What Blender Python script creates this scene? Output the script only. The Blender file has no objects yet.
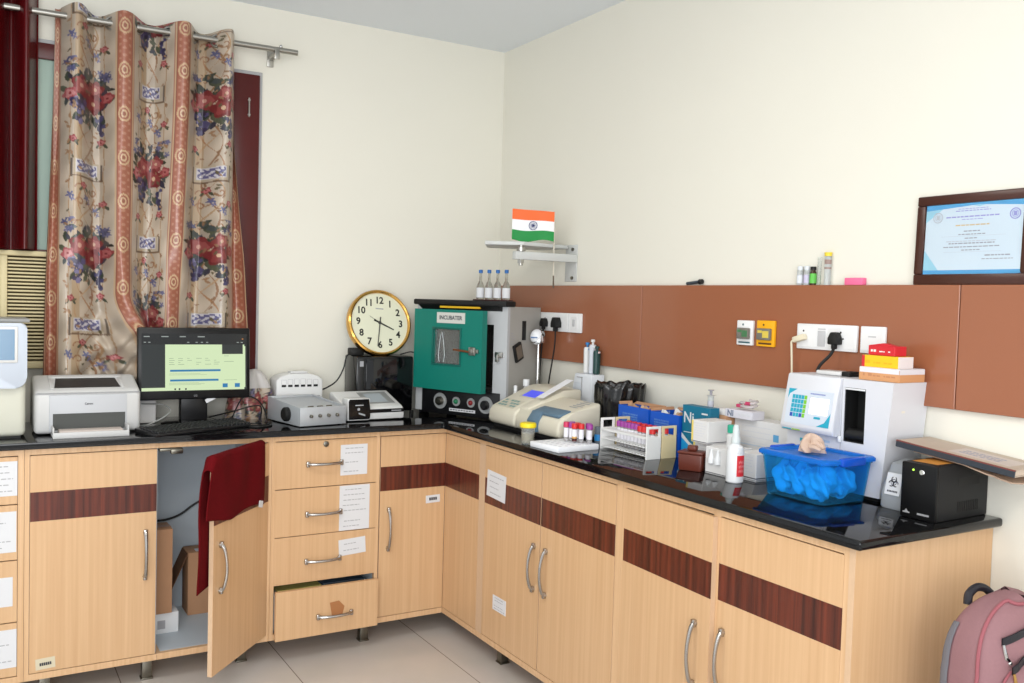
import bpy, bmesh, math, random
import numpy as np
from mathutils import Vector, Matrix
random.seed(7)
C = bpy.context.scene.collection
PI = math.pi
# ------------------------------------------------------------------ helpers
def lin(c):
    return tuple((x/255/12.92 if x/255 <= .04045 else ((x/255+.055)/1.055)**2.4) for x in c)
MATS = {}
def mat(name, col, rough=.5, metal=0, spec=.5, trans=0, alpha=1, emit=None, es=0, coat=0, var=.0, vscale=40, bump=0, bscale=200, ior=1.45, sheen=0):
    if name in MATS: return MATS[name]
    m = bpy.data.materials.new(name); m.use_nodes = True
    nt = m.node_tree; b = nt.nodes['Principled BSDF']
    c = lin(col)+(1,)
    b.inputs['Base Color'].default_value = c
    b.inputs['Roughness'].default_value = rough
    b.inputs['Metallic'].default_value = metal
    b.inputs['Specular IOR Level'].default_value = spec
    b.inputs['Transmission Weight'].default_value = trans
    b.inputs['Alpha'].default_value = alpha
    b.inputs['IOR'].default_value = ior
    b.inputs['Coat Weight'].default_value = coat
    b.inputs['Sheen Weight'].default_value = sheen
    if emit: b.inputs['Emission Color'].default_value = lin(emit)+(1,); b.inputs['Emission Strength'].default_value = es
    tc = nt.nodes.new('ShaderNodeTexCoord')
    if var > 0:
        n = nt.nodes.new('ShaderNodeTexNoise'); n.inputs['Scale'].default_value = vscale; n.inputs['Detail'].default_value = 4
        nt.links.new(tc.outputs['Object'], n.inputs['Vector'])
        mx = nt.nodes.new('ShaderNodeMix'); mx.data_type = 'RGBA'
        mx.inputs[6].default_value = tuple(x*(1-var) for x in c[:3])+(1,)
        mx.inputs[7].default_value = tuple(min(1, x*(1+var)) for x in c[:3])+(1,)
        nt.links.new(n.outputs['Fac'], mx.inputs[0]); nt.links.new(mx.outputs[2], b.inputs['Base Color'])
    if bump > 0:
        n2 = nt.nodes.new('ShaderNodeTexNoise'); n2.inputs['Scale'].default_value = bscale; n2.inputs['Detail'].default_value = 3
        nt.links.new(tc.outputs['Object'], n2.inputs['Vector'])
        bp = nt.nodes.new('ShaderNodeBump'); bp.inputs['Strength'].default_value = bump; bp.inputs['Distance'].default_value = .002
        nt.links.new(n2.outputs['Fac'], bp.inputs['Height']); nt.links.new(bp.outputs['Normal'], b.inputs['Normal'])
    MATS[name] = m
    return m
def wood(name, dark, light, rough=.3, sc=(90, 90, 1.6), lo=.3, hi=.7, coat=.0):
    m = bpy.data.materials.new(name); m.use_nodes = True; nt = m.node_tree; b = nt.nodes['Principled BSDF']
    tc = nt.nodes.new('ShaderNodeTexCoord'); mp = nt.nodes.new('ShaderNodeMapping'); mp.inputs['Scale'].default_value = sc
    nt.links.new(tc.outputs['Object'], mp.inputs['Vector'])
    n = nt.nodes.new('ShaderNodeTexNoise'); n.inputs['Scale'].default_value = 1; n.inputs['Detail'].default_value = 5; n.inputs['Roughness'].default_value = .6
    nt.links.new(mp.outputs['Vector'], n.inputs['Vector'])
    r = nt.nodes.new('ShaderNodeValToRGB')
    r.color_ramp.elements[0].position = lo; r.color_ramp.elements[0].color = lin(dark)+(1,)
    r.color_ramp.elements[1].position = hi; r.color_ramp.elements[1].color = lin(light)+(1,)
    nt.links.new(n.outputs['Fac'], r.inputs['Fac']); nt.links.new(r.outputs['Color'], b.inputs['Base Color'])
    b.inputs['Roughness'].default_value = rough; b.inputs['Coat Weight'].default_value = coat
    return m

class MB:
    """collects primitives into one mesh; mi = material slot of the next primitive"""
    def __init__(s): s.v = []; s.f = []; s.m = []; s.sm = []; s.mi = 0; s.M = Matrix(); s.cols = None
    def _add(s, verts, faces, smooth=True, M=None):
        M = s.M @ M if M is not None else s.M
        o = len(s.v)
        s.v += [tuple(M @ Vector(p)) for p in verts]
        for f in faces: s.f.append([o+i for i in f]); s.m.append(s.mi); s.sm.append(smooth)
        return s
    def _bm(s, bm, smooth=True, M=None):
        bm.verts.index_update(); bmesh.ops.recalc_face_normals(bm, faces=bm.faces)
        s._add([v.co[:] for v in bm.verts], [[v.index for v in f.verts] for f in bm.faces], smooth, M); bm.free(); return s
    def box(s, x0, x1, y0, y1, z0, z1, bev=0, seg=2, M=None, taper=None):
        bm = bmesh.new()
        vs = [bm.verts.new(p) for p in ((x0,y0,z0),(x1,y0,z0),(x1,y1,z0),(x0,y1,z0),(x0,y0,z1),(x1,y0,z1),(x1,y1,z1),(x0,y1,z1))]
        if taper:      # top scaled about the centre
            cx, cy = (x0+x1)/2, (y0+y1)/2
            for v in vs[4:]: v.co.x = cx+(v.co.x-cx)*taper[0]; v.co.y = cy+(v.co.y-cy)*taper[1]
        for f in ((0,3,2,1),(4,5,6,7),(0,1,5,4),(1,2,6,5),(2,3,7,6),(3,0,4,7)): bm.faces.new([vs[i] for i in f])
        if bev > 0: bmesh.ops.bevel(bm, geom=bm.edges[:], offset=bev, segments=seg, affect='EDGES', profile=.5)
        return s._bm(bm, True, M)
    def prism(s, poly, axis, a, b, bev=0, seg=2, M=None, bevends=False):
        """poly in the plane across axis: x->(y,z), y->(x,z), z->(x,y)"""
        def P(p, t): return {'x': (t, p[0], p[1]), 'y': (p[0], t, p[1]), 'z': (p[0], p[1], t)}[axis]
        bm = bmesh.new()
        v0 = [bm.verts.new(P(p, a)) for p in poly]; v1 = [bm.verts.new(P(p, b)) for p in poly]; n = len(poly)
        bm.faces.new(v0); bm.faces.new(v1[::-1])
        for i in range(n): bm.faces.new([v0[i], v0[(i+1) % n], v1[(i+1) % n], v1[i]])
        if bev > 0:
            ed = bm.edges[:]
            bmesh.ops.bevel(bm, geom=ed, offset=bev, segments=seg, affect='EDGES', profile=.5)
        return s._bm(bm, True, M)
    def lathe(s, prof, n=24, c=(0,0,0), M=None, cap=True, ax='z'):
        vs = []; fs = []
        for r, z in prof:
            for k in range(n):
                a = 2*PI*k/n
                p = (r*math.cos(a), r*math.sin(a), z)
                if ax == 'x': p = (p[2], p[0], p[1])
                if ax == 'y': p = (p[0], p[2], p[1])
                vs.append((p[0]+c[0], p[1]+c[1], p[2]+c[2]))
        for i in range(len(prof)-1):
            for k in range(n):
                fs.append([i*n+k, i*n+(k+1) % n, (i+1)*n+(k+1) % n, (i+1)*n+k])
        if cap:
            fs.append(list(range(n))[::-1]); fs.append([(len(prof)-1)*n+k for k in range(n)])
        if ax == 'y': fs = [f[::-1] for f in fs]
        return s._add(vs, fs, True, M)
    def cyl(s, p0, p1, r0, r1=None, n=20, cap=True):
        r1 = r0 if r1 is None else r1
        p0, p1 = Vector(p0), Vector(p1); d = p1-p0
        q = d.to_track_quat('Z', 'Y').to_matrix().to_4x4(); q.translation = p0
        return s.lathe([(r0, 0), (r1, d.length)], n, M=q, cap=cap)
    def tube(s, pts, r, n=8, closed=False):
        P = [Vector(p) for p in pts]; N = len(P); vs = []; fs = []
        T = []
        for i in range(N):
            a = P[i-1] if (i > 0 or closed) else P[i]; b = P[(i+1) % N] if (i < N-1 or closed) else P[i]
            T.append((b-a).normalized())
        up = Vector((0,0,1)) if abs(T[0].z) < .9 else Vector((1,0,0))
        nx = T[0].cross(up).normalized()
        for i in range(N):
            nx = (nx-T[i]*nx.dot(T[i])).normalized(); ny = T[i].cross(nx)
            rr = r[i] if isinstance(r, (list, tuple)) else r
            for k in range(n):
                a = 2*PI*k/n; vs.append(P[i]+nx*rr*math.cos(a)+ny*rr*math.sin(a))
        for i in range(N if closed else N-1):
            j = (i+1) % N
            for k in range(n): fs.append([i*n+k, i*n+(k+1) % n, j*n+(k+1) % n, j*n+k])
        if not closed: fs.append(list(range(n))[::-1]); fs.append([(N-1)*n+k for k in range(n)])
        return s._add(vs, fs)
    def sphere(s, c, r, n=20, m=12, z0=-1, z1=1):
        r = (r, r, r) if not isinstance(r, (tuple, list)) else r
        a0, a1 = math.asin(z0), math.asin(z1)
        prof = [(math.cos(a0+(a1-a0)*i/m), math.sin(a0+(a1-a0)*i/m)) for i in range(m+1)]
        M = Matrix.Translation(c) @ Matrix.Diagonal((r[0], r[1], r[2], 1))
        return s.lathe([(max(x, 1e-4), z) for x, z in prof], n, M=M)
    def grid(s, f, nu, nv, closed=False):
        vs = [f(i/(nu-1), j/(nv-1)) for j in range(nv) for i in range(nu)]
        fs = [[j*nu+i, j*nu+i+1, (j+1)*nu+i+1, (j+1)*nu+i] for j in range(nv-1) for i in range(nu-1)]
        return s._add(vs, fs)
    def quad(s, a, b, c, d): return s._add([a, b, c, d], [[0, 1, 2, 3]], False)
    def slab(s, p, ux, uy, w, h, t):
        """thin rectangle of thickness t at corner p, sides ux*w and uy*h"""
        ux, uy = Vector(ux).normalized(), Vector(uy).normalized(); nz = ux.cross(uy); p = Vector(p)
        M = Matrix((( ux.x,uy.x,nz.x,p.x),(ux.y,uy.y,nz.y,p.y),(ux.z,uy.z,nz.z,p.z),(0,0,0,1)))
        return s.box(0, w, 0, h, 0, t, M=M)
    def mesh(s, name, mats, ang=35):
        me = bpy.data.meshes.new(name); me.from_pydata(s.v, [], s.f)
        for m in (mats if isinstance(mats, (list, tuple)) else [mats]): me.materials.append(m)
        me.polygons.foreach_set('material_index', s.m); me.polygons.foreach_set('use_smooth', s.sm)
        me.update(); me.set_sharp_from_angle(angle=math.radians(ang))
        return me
    def build(s, name, mats, parent=None, loc=None, rot=None, ang=35, label=None):
        o = bpy.data.objects.new(name, s.mesh(name, mats, ang)); C.objects.link(o)
        if parent: o.parent = parent
        if loc: o.location = loc
        if rot is not None: o.rotation_euler = rot if isinstance(rot, (tuple, list)) else (0, 0, rot)
        if label: o['label'] = label
        return o
def thing(name, label, cat, loc=(0,0,0), rz=0, group=None):
    o = bpy.data.objects.new(name, None); C.objects.link(o); o.empty_display_size = .05
    o.location = loc; o.rotation_euler = rz if isinstance(rz, (tuple, list)) else (0, 0, rz)
    o['label'] = label; o['category'] = cat
    if group: o['group'] = group
    return o
def tag(o, label, cat, group=None):
    o['label'] = label; o['category'] = cat
    if group: o['group'] = group
    return o
def struct(o): o['kind'] = 'structure'; return o
def dup(root, loc, rz=None, label=None, group=None):
    r = root.copy(); C.objects.link(r); r.location = loc
    if rz is not None: r.rotation_euler = (0, 0, rz)
    if label: r['label'] = label
    if group: r['group'] = group
    for ch in list(root.children):
        c = ch.copy(); C.objects.link(c); c.parent = r
        for g in list(ch.children):
            d = g.copy(); C.objects.link(d); d.parent = c
    return r
def text(parent, name, s, size, M, m, ext=.0004, align='CENTER', bold=0, sx=1):
    cu = bpy.data.curves.new(name, 'FONT'); cu.body = s; cu.size = size; cu.extrude = ext; cu.align_x = align; cu.align_y = 'CENTER'; cu.offset = bold
    cu.resolution_u = 3
    t = bpy.data.objects.new('tmp', cu); C.objects.link(t)
    bpy.context.view_layer.update()
    me = bpy.data.meshes.new_from_object(t.evaluated_get(bpy.context.evaluated_depsgraph_get()))
    bpy.data.objects.remove(t); bpy.data.curves.remove(cu)
    me.transform(M @ Matrix.Diagonal((sx, 1, 1, 1))); me.materials.clear(); me.materials.append(m)
    o = bpy.data.objects.new(name, me); C.objects.link(o)
    if parent: o.parent = parent
    return o
def FACE(x, y, z, ry=0, tilt=0):
    """frame for lettering on a face that looks along local -y (x right, z up)"""
    return Matrix.Translation((x, y, z)) @ Matrix.Rotation(PI/2-tilt, 4, 'X') @ Matrix.Rotation(ry, 4, 'Z')
def frame(p, ux, uy):
    ux, uy = Vector(ux).normalized(), Vector(uy).normalized(); nz = ux.cross(uy); p = Vector(p)
    return Matrix(((ux.x,uy.x,nz.x,p.x),(ux.y,uy.y,nz.y,p.y),(ux.z,uy.z,nz.z,p.z),(0,0,0,1)))

# ------------------------------------------------------------------ materials
CREAM = mat('wall_paint', (229,226,214), .55, var=.015, vscale=3, bump=.08, bscale=120)
CEIL = mat('ceiling_paint', (230,235,240), .7, var=.01, vscale=2)
BEECH = wood('beech_laminate', (199,159,118), (211,174,133), .32, sc=(70, 70, 1.2))
BEECHE = wood('beech_edge', (202,162,120), (217,180,140), .4)
EDGE = mat('worn_edge_band', (204,172,140), .45, var=.06, vscale=60)
DKWOOD = wood('mahogany_laminate', (44,14,9), (112,48,30), .28, sc=(55, 55, 1.0), lo=.3, hi=.7)
BRPAN = mat('brown_laminate', (152,94,66), .25, var=.03, vscale=300, coat=.15)
GRAN = None
def granite():
    m = bpy.data.materials.new('black_granite'); m.use_nodes = True; nt = m.node_tree; b = nt.nodes['Principled BSDF']
    tc = nt.nodes.new('ShaderNodeTexCoord'); n = nt.nodes.new('ShaderNodeTexNoise'); n.inputs['Scale'].default_value = 420; n.inputs['Detail'].default_value = 3
    nt.links.new(tc.outputs['Object'], n.inputs['Vector']); r = nt.nodes.new('ShaderNodeValToRGB')
    r.color_ramp.elements[0].position = .55; r.color_ramp.elements[0].color = (.0035,.0035,.004,1)
    r.color_ramp.elements[1].position = .8; r.color_ramp.elements[1].color = (.03,.032,.035,1)
    nt.links.new(n.outputs['Fac'], r.inputs['Fac']); nt.links.new(r.outputs['Color'], b.inputs['Base Color'])
    b.inputs['Roughness'].default_value = .045; b.inputs['Specular IOR Level'].default_value = .32
    return m
GRAN = granite()
CHROME = mat('chrome', (205,205,205), .16, 1)
STEEL = mat('brushed_steel', (170,168,162), .3, 1)
HANDLE = mat('satin_handle', (178,174,170), .22, 1)
DSTEEL = mat('dull_steel', (120,116,106), .35, 1)
WHITE = mat('white_plastic', (216,216,215), .35)
WHITEG = mat('white_gloss', (222,224,226), .25)
PAPER = mat('paper', (212,213,216), .8)
CARD = mat('white_card', (220,219,218), .6)
INK = mat('ink', (60,60,66), .7)
GINK = mat('grey_ink', (164,164,168), .7)
BLACK = mat('black_plastic', (22,22,24), .35)
BLACKG = mat('black_gloss', (10,10,12), .14)
BLACKM = mat('black_matt', (14,14,14), .6)
RUB = mat('black_cable', (18,18,18), .5)
KRAFT = mat('cardboard', (182,138,104), .8, var=.05, vscale=25)
GREYLAM = mat('pale_blue_grey_laminate', (188,198,206), .5)
HOLE = mat('dark_gap', (30,22,16), .8)

# ------------------------------------------------------------------ room shell
CT = .957
def floor_mat():
    m = bpy.data.materials.new('vitrified_tile'); m.use_nodes = True; nt = m.node_tree; b = nt.nodes['Principled BSDF']
    tc = nt.nodes.new('ShaderNodeTexCoord'); mp = nt.nodes.new('ShaderNodeMapping'); mp.inputs['Location'].default_value = (.678, .32, 0)
    nt.links.new(tc.outputs['Object'], mp.inputs['Vector'])
    br = nt.nodes.new('ShaderNodeTexBrick'); br.offset = 0; br.inputs['Scale'].default_value = 1
    br.inputs['Brick Width'].default_value = .615; br.inputs['Row Height'].default_value = 1.23; br.inputs['Mortar Size'].default_value = .002
    br.inputs['Color1'].default_value = lin((206,198,190))+(1,); br.inputs['Color2'].default_value = lin((200,193,186))+(1,); br.inputs['Mortar'].default_value = lin((128,116,106))+(1,)
    nt.links.new(mp.outputs['Vector'], br.inputs['Vector'])
    n = nt.nodes.new('ShaderNodeTexNoise'); n.inputs['Scale'].default_value = 5; n.inputs['Detail'].default_value = 6
    nt.links.new(tc.outputs['Object'], n.inputs['Vector'])
    mx = nt.nodes.new('ShaderNodeMix'); mx.data_type = 'RGBA'; mx.blend_type = 'MULTIPLY'; mx.inputs[0].default_value = .35
    nt.links.new(br.outputs['Color'], mx.inputs[6]); nt.links.new(n.outputs['Color'], mx.inputs[7])
    hs = nt.nodes.new('ShaderNodeHueSaturation'); hs.inputs['Saturation'].default_value = .35
    hs2 = nt.nodes.new('ShaderNodeMix'); hs2.data_type = 'RGBA'; hs2.inputs[0].default_value = .4
    nt.links.new(br.outputs['Color'], hs2.inputs[6]); nt.links.new(mx.outputs[2], hs.inputs['Color']); nt.links.new(hs.outputs['Color'], hs2.inputs[7])
    nt.links.new(hs2.outputs[2], b.inputs['Base Color']); b.inputs['Roughness'].default_value = .16
    return m
ZC = 2.8095
struct(MB().box(-5.2, .15, -6.2, .15, -.1, 0).build('floor', floor_mat()))
struct(MB().box(-5.2, .15, -6.2, .15, ZC, ZC+.1).build('ceiling', CEIL))
struct(MB().box(-5.2, .15, 0, .15, 0, ZC).build('wall_back', CREAM))
struct(MB().box(0, .15, -6.2, 0, 0, ZC).build('wall_right', CREAM))
# brown cladding boards screwed to the right wall
k = 1
for y0, y1 in ((-1.2295, -.02), (-2.639, -1.2325), (-4.0, -2.642)):
    struct(MB().box(-.022, -.0005, y0, y1, 1.2357, 1.5885, .0015, 1).build('trim_%d' % k, BRPAN)); k += 1

# ------------------------------------------------------------------ fitted cabinets
FY, FX = -.555, -.568
ZB0, ZB1, ZT0, ZT1 = .0893, .113, .9095, .932
def handle(parent, p, vert=True, L=.165):
    """bow handle on a face looking along -y; p = centre on the face"""
    mb = MB(); pts = []
    for i in range(17):
        t = i/16; a = (t-.5)*L; h = -.008-.022*math.sin(PI*t)**.6
        pts.append((p[0]+(0 if vert else a), p[1]+h, p[2]+(a if vert else 0)))
    rr = [.0072-.0014*math.sin(PI*i/16) for i in range(17)]
    mb.tube(pts, rr, 10)
    for e in (-1, 1):
        q = (p[0]+(0 if vert else e*L/2), p[1], p[2]+(e*L/2 if vert else 0))
        mb.lathe([(.0085, 0), (.0085, -.006), (.006, -.012)], 12, q, ax='y')
        mb.box(q[0]-.007, q[0]+.007, q[1]-.014, q[1], q[2]-.012, q[2]+.012, .003)
    return mb.build('handle', HANDLE, parent)
def door(parent, w, z0=ZB1+.003, z1=ZT0-.003, stripe=True, loc=(0,0,0), rz=0, name='door'):
    """door hung at local x=0, reaching to x=w, front face at local y=0"""
    mb = MB(); T = .018; s0, s1 = .6686, .7744
    x0, x1 = min(0, w), max(0, w)
    if stripe:
        mb.box(x0, x1, 0, T, z0, s0); mb.box(x0, x1, 0, T, s1, z1); mb.mi = 1; mb.box(x0, x1, -.0004, T, s0, s1)
    else: mb.box(x0, x1, 0, T, z0, z1)
    mb.mi = 2; mb.box(x0-.0006, x0, .001, T, z0, z1); mb.box(x1, x1+.0006, .001, T, z0, z1)
    return mb.build(name, [BEECH, DKWOOD, EDGE], parent, loc, rz)
def sheet(parent, x0, x1, z0, z1, y, lines, name='paper_notice', tilt=0, seed=1, blank=.25, m=None):
    """paper stuck on a face that looks along -y, with rows of small illegible writing"""
    rnd = random.Random(seed); cx, cz = (x0+x1)/2, (z0+z1)/2; w, h = x1-x0, z1-z0
    mb = MB(); mb.M = Matrix.Translation((cx, y, cz)) @ Matrix.Rotation(tilt, 4, 'Y')
    mb.box(-w/2, w/2, -.0012, 0, -h/2, h/2); mb.mi = 1
    for i in range(lines):
        if rnd.random() < blank and lines > 3: continue
        zz = h/2-h*(i+.8)/(lines+.6); a = -w*.4+rnd.random()*w*.1
        b = w*(.1+.3*rnd.random()); t = min(.0035, h/(lines+1)*.3)
        while a < b:
            l = rnd.uniform(.006, .018); mb.box(a, min(a+l, b), -.0016, -.0012, zz-t/2, zz+t/2); a += l+.004
    return mb.build(name, [m or PAPER, GINK], parent)
def carcass(parent, x0, x1, y_face, y_back, stile_l=0, stile_r=0, back=True, posts=(), side_l=True):
    """open-fronted body between x0 and x1, face towards -y"""
    b = MB()
    b.box(x0, x1, y_face+.001, y_back, ZB0, ZB1)                       # bottom board
    b.box(x0, x1, y_face+.001, y_face+.019, ZT0, ZT1-.0005)                  # top rail
    b.box(x0, x0+max(.016, stile_l), y_face+.001, y_face+.02, ZB1, ZT0) if stile_l else None
    b.box(x1-max(.016, stile_r), x1, y_face+.001, y_face+.02, ZB1, ZT0) if stile_r else None
    for a, c in posts: b.box(a, c, y_face+.001, y_face+.02, ZB1, ZT0)
    b.mi = 1
    if side_l: b.box(x0, x0+.016, y_face+.02, y_back, ZB1, ZT0)
    b.box(x1-.016, x1, y_face+.02, y_back, ZB1, ZT0)
    b.box(x0+.016, x1-.016, y_face+.022, y_back-.012, ZB1, ZB1+.001)
    if back: b.box(x0+.016, x1-.016, y_back-.012, y_back, ZB1+.001, ZT0)
    return b.build('body', [BEECHE, GREYLAM], parent)
def legs(parent, pts):
    for x, y in pts:
        m = MB(); m.box(x-.018, x+.018, y, y+.036, 0, ZB0, .002); m.box(x-.022, x+.022, y-.004, y+.04, 0, .006, .001)
        m.build('leg', DSTEEL, parent)

# A: drawer unit cut by the left edge of the photograph
A = thing('drawer_cabinet', 'beech drawer cabinet under the white analyser with printed sheets on its drawers', 'cabinet')
carcass(A, -2.70, -2.2425, FY, -.02, .02, .0195)
for i, (z0, z1) in enumerate(((.738, .906), (.538, .734), (.314, .534), (.117, .310))):
    d = MB().box(-2.678, -2.2635, FY, FY+.018, z0, z1).build('drawer', [BEECH], A)
    handle(d, (-2.47, FY, (z0+z1)/2), False, .145)
    sheet(d, -2.37, (-2.264, -2.2665, -2.277, -2.264)[i], (.768, .566, .372, .150)[i], (.891, .712, .477, .288)[i], FY, (5, 6, 0, 4)[i], seed=i)
legs(A, ((-2.62, FY+.05),))
# B: single door
B = thing('door_cabinet', 'beech single-door cabinet with a brown band, standing below the laser printer', 'cabinet')
carcass(B, -2.2415, -1.7905, FY, -.02, .0155, 0)
dB = door(B, .427, loc=(-2.2235, FY, 0)); handle(dB, (.388, 0, .506), True, .17)
sheet(dB, .02, .084, .126, .166, 0, 0, 'maker_sticker', tilt=-.05, m=mat('sticker_cream', (206,196,170), .6))
b = MB(); b.M = Matrix.Translation((.052, -.0012, .145)) @ Matrix.Rotation(-.05, 4, 'Y')
for i in range(6): b.box(-.019+i*.0066, -.0135+i*.0066, -.0006, 0, -.006, .005)
b.build('sticker_print', INK, dB)
legs(B, ((-2.17, FY+.05), (-1.795-.02, FY+.05)))
# C: open cabinet, door swung out
Cc = thing('door_cabinet', 'beech cabinet standing open below the monitor with cardboard boxes inside', 'cabinet')
carcass(Cc, -1.7895, -1.3565, FY, -.02, 0, .010, side_l=False)
dC = door(Cc, -.43, loc=(-1.3685, FY-.002, 0), rz=math.radians(48.2)); handle(dC, (-.385, 0, .506), True, .17)
mbh = MB()
mbh.box(-1.785, -1.70, FY+.012, FY+.05, .893, .905, .003); mbh.box(-1.745, -1.70, FY+.004, FY+.03, .882, .902, .004)
mbh.build('hinge', DSTEEL, Cc)
legs(Cc, ((-1.45, FY+.06),))
# D: four drawers
D = thing('drawer_cabinet', 'beech four-drawer cabinet between the open cabinet and the corner, lowest drawer pulled out', 'cabinet')
carcass(D, -1.3555, -.8855, FY, -.02, .0105, .0125)
zz = ((.712, .9065), (.5135, .7085), (.3145, .5105), (.1165, .3115))
for i, (z0, z1) in enumerate(zz):
    out = .046 if i == 3 else 0
    d = MB().box(-1.343, -.9, FY-out, FY-out+.018, z0-(.018 if i == 3 else 0), z1-(.012 if i == 3 else 0)).build('drawer', [BEECH], D)
    handle(d, (-1.134+(.04 if i == 3 else 0), FY-out, (.809, .600, .402, .177)[i]), False, .145)
    if i == 0:
        MB().lathe([(.012, 0), (.012, -.004), (.008, -.006)], 16, (-1.129, FY, .889), ax='y').build('lock', DSTEEL, d)
        sheet(d, -1.064, -.944, .751, .881, FY, 6, seed=5, blank=.4)
    if i == 1: sheet(d, -1.065, -.93, .5145, .7065, FY, 8, seed=6, blank=.1)
    if i == 2: sheet(d, -1.064, -.944, .409, .478, FY, 2, seed=8, tilt=-.06)
    if i == 3:
        b = MB(); b.box(-1.335, -1.323, FY-out+.018, -.12, .13, .27); b.box(-.92, -.908, FY-out+.018, -.12, .13, .27); b.box(-1.323, -.92, FY-out+.018, -.12, .13, .14)
        b.build('drawer_box', GREYLAM, d)
        b = MB(); b.prism([(-1.115, .228), (-1.105, .172), (-1.06, .168), (-1.05, .205), (-1.075, .232)], 'y', FY-out-.0008, FY-out)
        b.build('tape_patch', mat('brown_tape', (166,112,70), .4), d)
legs(D, ((-.92, FY+.05),))
# E: corner cabinet, door on the back run and blank on the right run
E_ = thing('corner_cabinet', 'beech corner cabinet whose single door meets the right-hand run', 'cabinet')
b = MB()
b.box(-.8845, FX-.0005, FY+.001, -.02, ZB0, ZB1); b.box(FX+.001, -.02, -.9205, -.02, ZB0, ZB1)
b.box(-.8845, FX+.02, FY+.001, FY+.019, ZT0, ZT1-.0005); b.box(FX+.001, FX+.019, -.9205, FY+.02, ZT0, ZT1-.0005)
b.box(-.8845, -.868, FY+.02, -.02, ZB1, ZT0); b.box(FX+.02, -.02, -.9205, -.905, ZB1, ZT0)
b.mi = 2; b.box(FX+.001, FX+.02, -.9205, -.871, ZB1, ZT0); b.mi = 1; b.box(-.868, -.02, -.032, -.02, ZB1, ZT0)
b.build('body', [BEECHE, GREYLAM, EDGE], E_)
legs(E_, ((-.10, -.12),))  # unseen leg added at the back to carry the corner cabinet
dE = door(E_, .3117, loc=(-.8805, FY, 0)); handle(dE, (.04, 0, .50), True, .17)
sheet(dE, .219, .288, .598, .632, 0, 0, 'door_label', tilt=-.03, seed=3)
b = MB(); b.M = Matrix.Translation((.254, -.0012, .615)) @ Matrix.Rotation(-.03, 4, 'Y')
for i in range(4): b.box(-.019+i*.010, -.011+i*.010, -.0006, 0, -.006, .007)
b.build('label_print', INK, dE)
door(E_, .3125, loc=(FX, -.5567, 0), rz=-PI/2, name='filler_panel')
# G, H: double cabinets of the right run (local x runs towards the camera)
def double(label, y0, y1, doors, stl, str_, post=None, extra=None):
    t = thing('double_door_cabinet', label, 'cabinet', (FX, y0, 0), -PI/2)
    L = y0-y1
    carcass(t, 0, L, 0, -FX-.02, stl, str_, posts=[post] if post else [])
    return t
G = double('beech two-door cabinet beside the corner cabinet, with two paper notices on its left door', -.9215, -1.8435, None, 0, .030)
dg1 = door(G, .428, loc=(.0025, 0, 0)); handle(dg1, (.394, 0, .50), True, .165)
sheet(dg1, .018, .168, .7, .808, 0, 4, tilt=.05, seed=11, blank=0); sheet(dg1, .09, .195, .248, .308, 0, 5, seed=12, blank=.1)
dg2 = door(G, -.452, loc=(.889, 0, 0)); handle(dg2, (-.409, 0, .50), True, .165)
legs(G, ((.062, .055),))
H = double('beech two-door cabinet at the near end of the right-hand run', -1.8445, -2.7405, None, .012, .0135, (.425, .452))
dh1 = door(H, .428, loc=(.0135, -.001, 0), rz=math.radians(-2.2)); handle(dh1, (.368, 0, .49), True, .18)
dh2 = door(H, -.428, loc=(.8815, 0, 0)); handle(dh2, (-.402, 0, .50), True, .165)
legs(H, ((.06, .055), (.83, .055)))
EP = MB(); EP.box(FX+.001, -.002, -2.7585, -2.7415, 0, ZT1-.0005); EP.mi = 1; EP.box(FX-.0005, FX+.001, -2.7585, -2.7415, 0, ZT1-.0005)
tag(EP.build('end_panel', [BEECH, EDGE]), 'tall beech end panel closing the right-hand run beside the pink backpack', 'panel')
# granite worktop, one L-shaped slab with a rounded nose
OV = .022
prof = [(-.5, 0)]
W = MB(); poly = [(-2.72, FY-OV), (FX-OV, FY-OV), (FX-OV, -2.787), (-.0025, -2.787), (-.0025, -.0025), (-2.72, -.0025)]
W.prism(poly, 'z', ZT1, CT, .0075, 3)
tag(W.build('worktop', GRAN, ang=50), 'polished black granite worktop running in an L along both walls', 'worktop')
# ------------------------------------------------------------------ window, air conditioner, curtains
FRAME = mat('maroon_window_paint', (78,16,14), .3, var=.2, vscale=8)
BEAD = mat('grey_bead', (176,176,178), .5)
PANE = mat('frosted_green_pane', (150,172,160), .35, var=.06, vscale=9)
wf = MB(); wf.box(-1.405, -1.286, -.03, -.0005, 1.10, 2.492, .004); wf.box(-2.80, -1.405, -.03, -.0005, 2.428, 2.492, .004)
wf.box(-2.80, -1.405, -.03, -.0005, 1.60, 1.662, .004)
wf.mi = 1; wf.box(-1.286, -1.271, -.012, -.0005, 1.10, 2.51, .002); wf.box(-2.80, -1.286, -.012, -.0005, 2.492, 2.51, .002)
win = struct(wf.build('window_1', [FRAME, BEAD]))
struct(MB().box(-2.80, -1.405, -.012, -.0005, 1.662, 2.428).build('pane', PANE, win))
b = MB(); b.cyl((-1.335, -.034, 2.30), (-1.335, -.034, 2.385), .004, n=10); b.cyl((-1.335, -.03, 2.31), (-1.335, -.038, 2.31), .006, n=10); b.cyl((-1.335, -.03, 2.375), (-1.335, -.038, 2.375), .006, n=10)
struct(b.build('window_bolt', STEEL, win))

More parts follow.
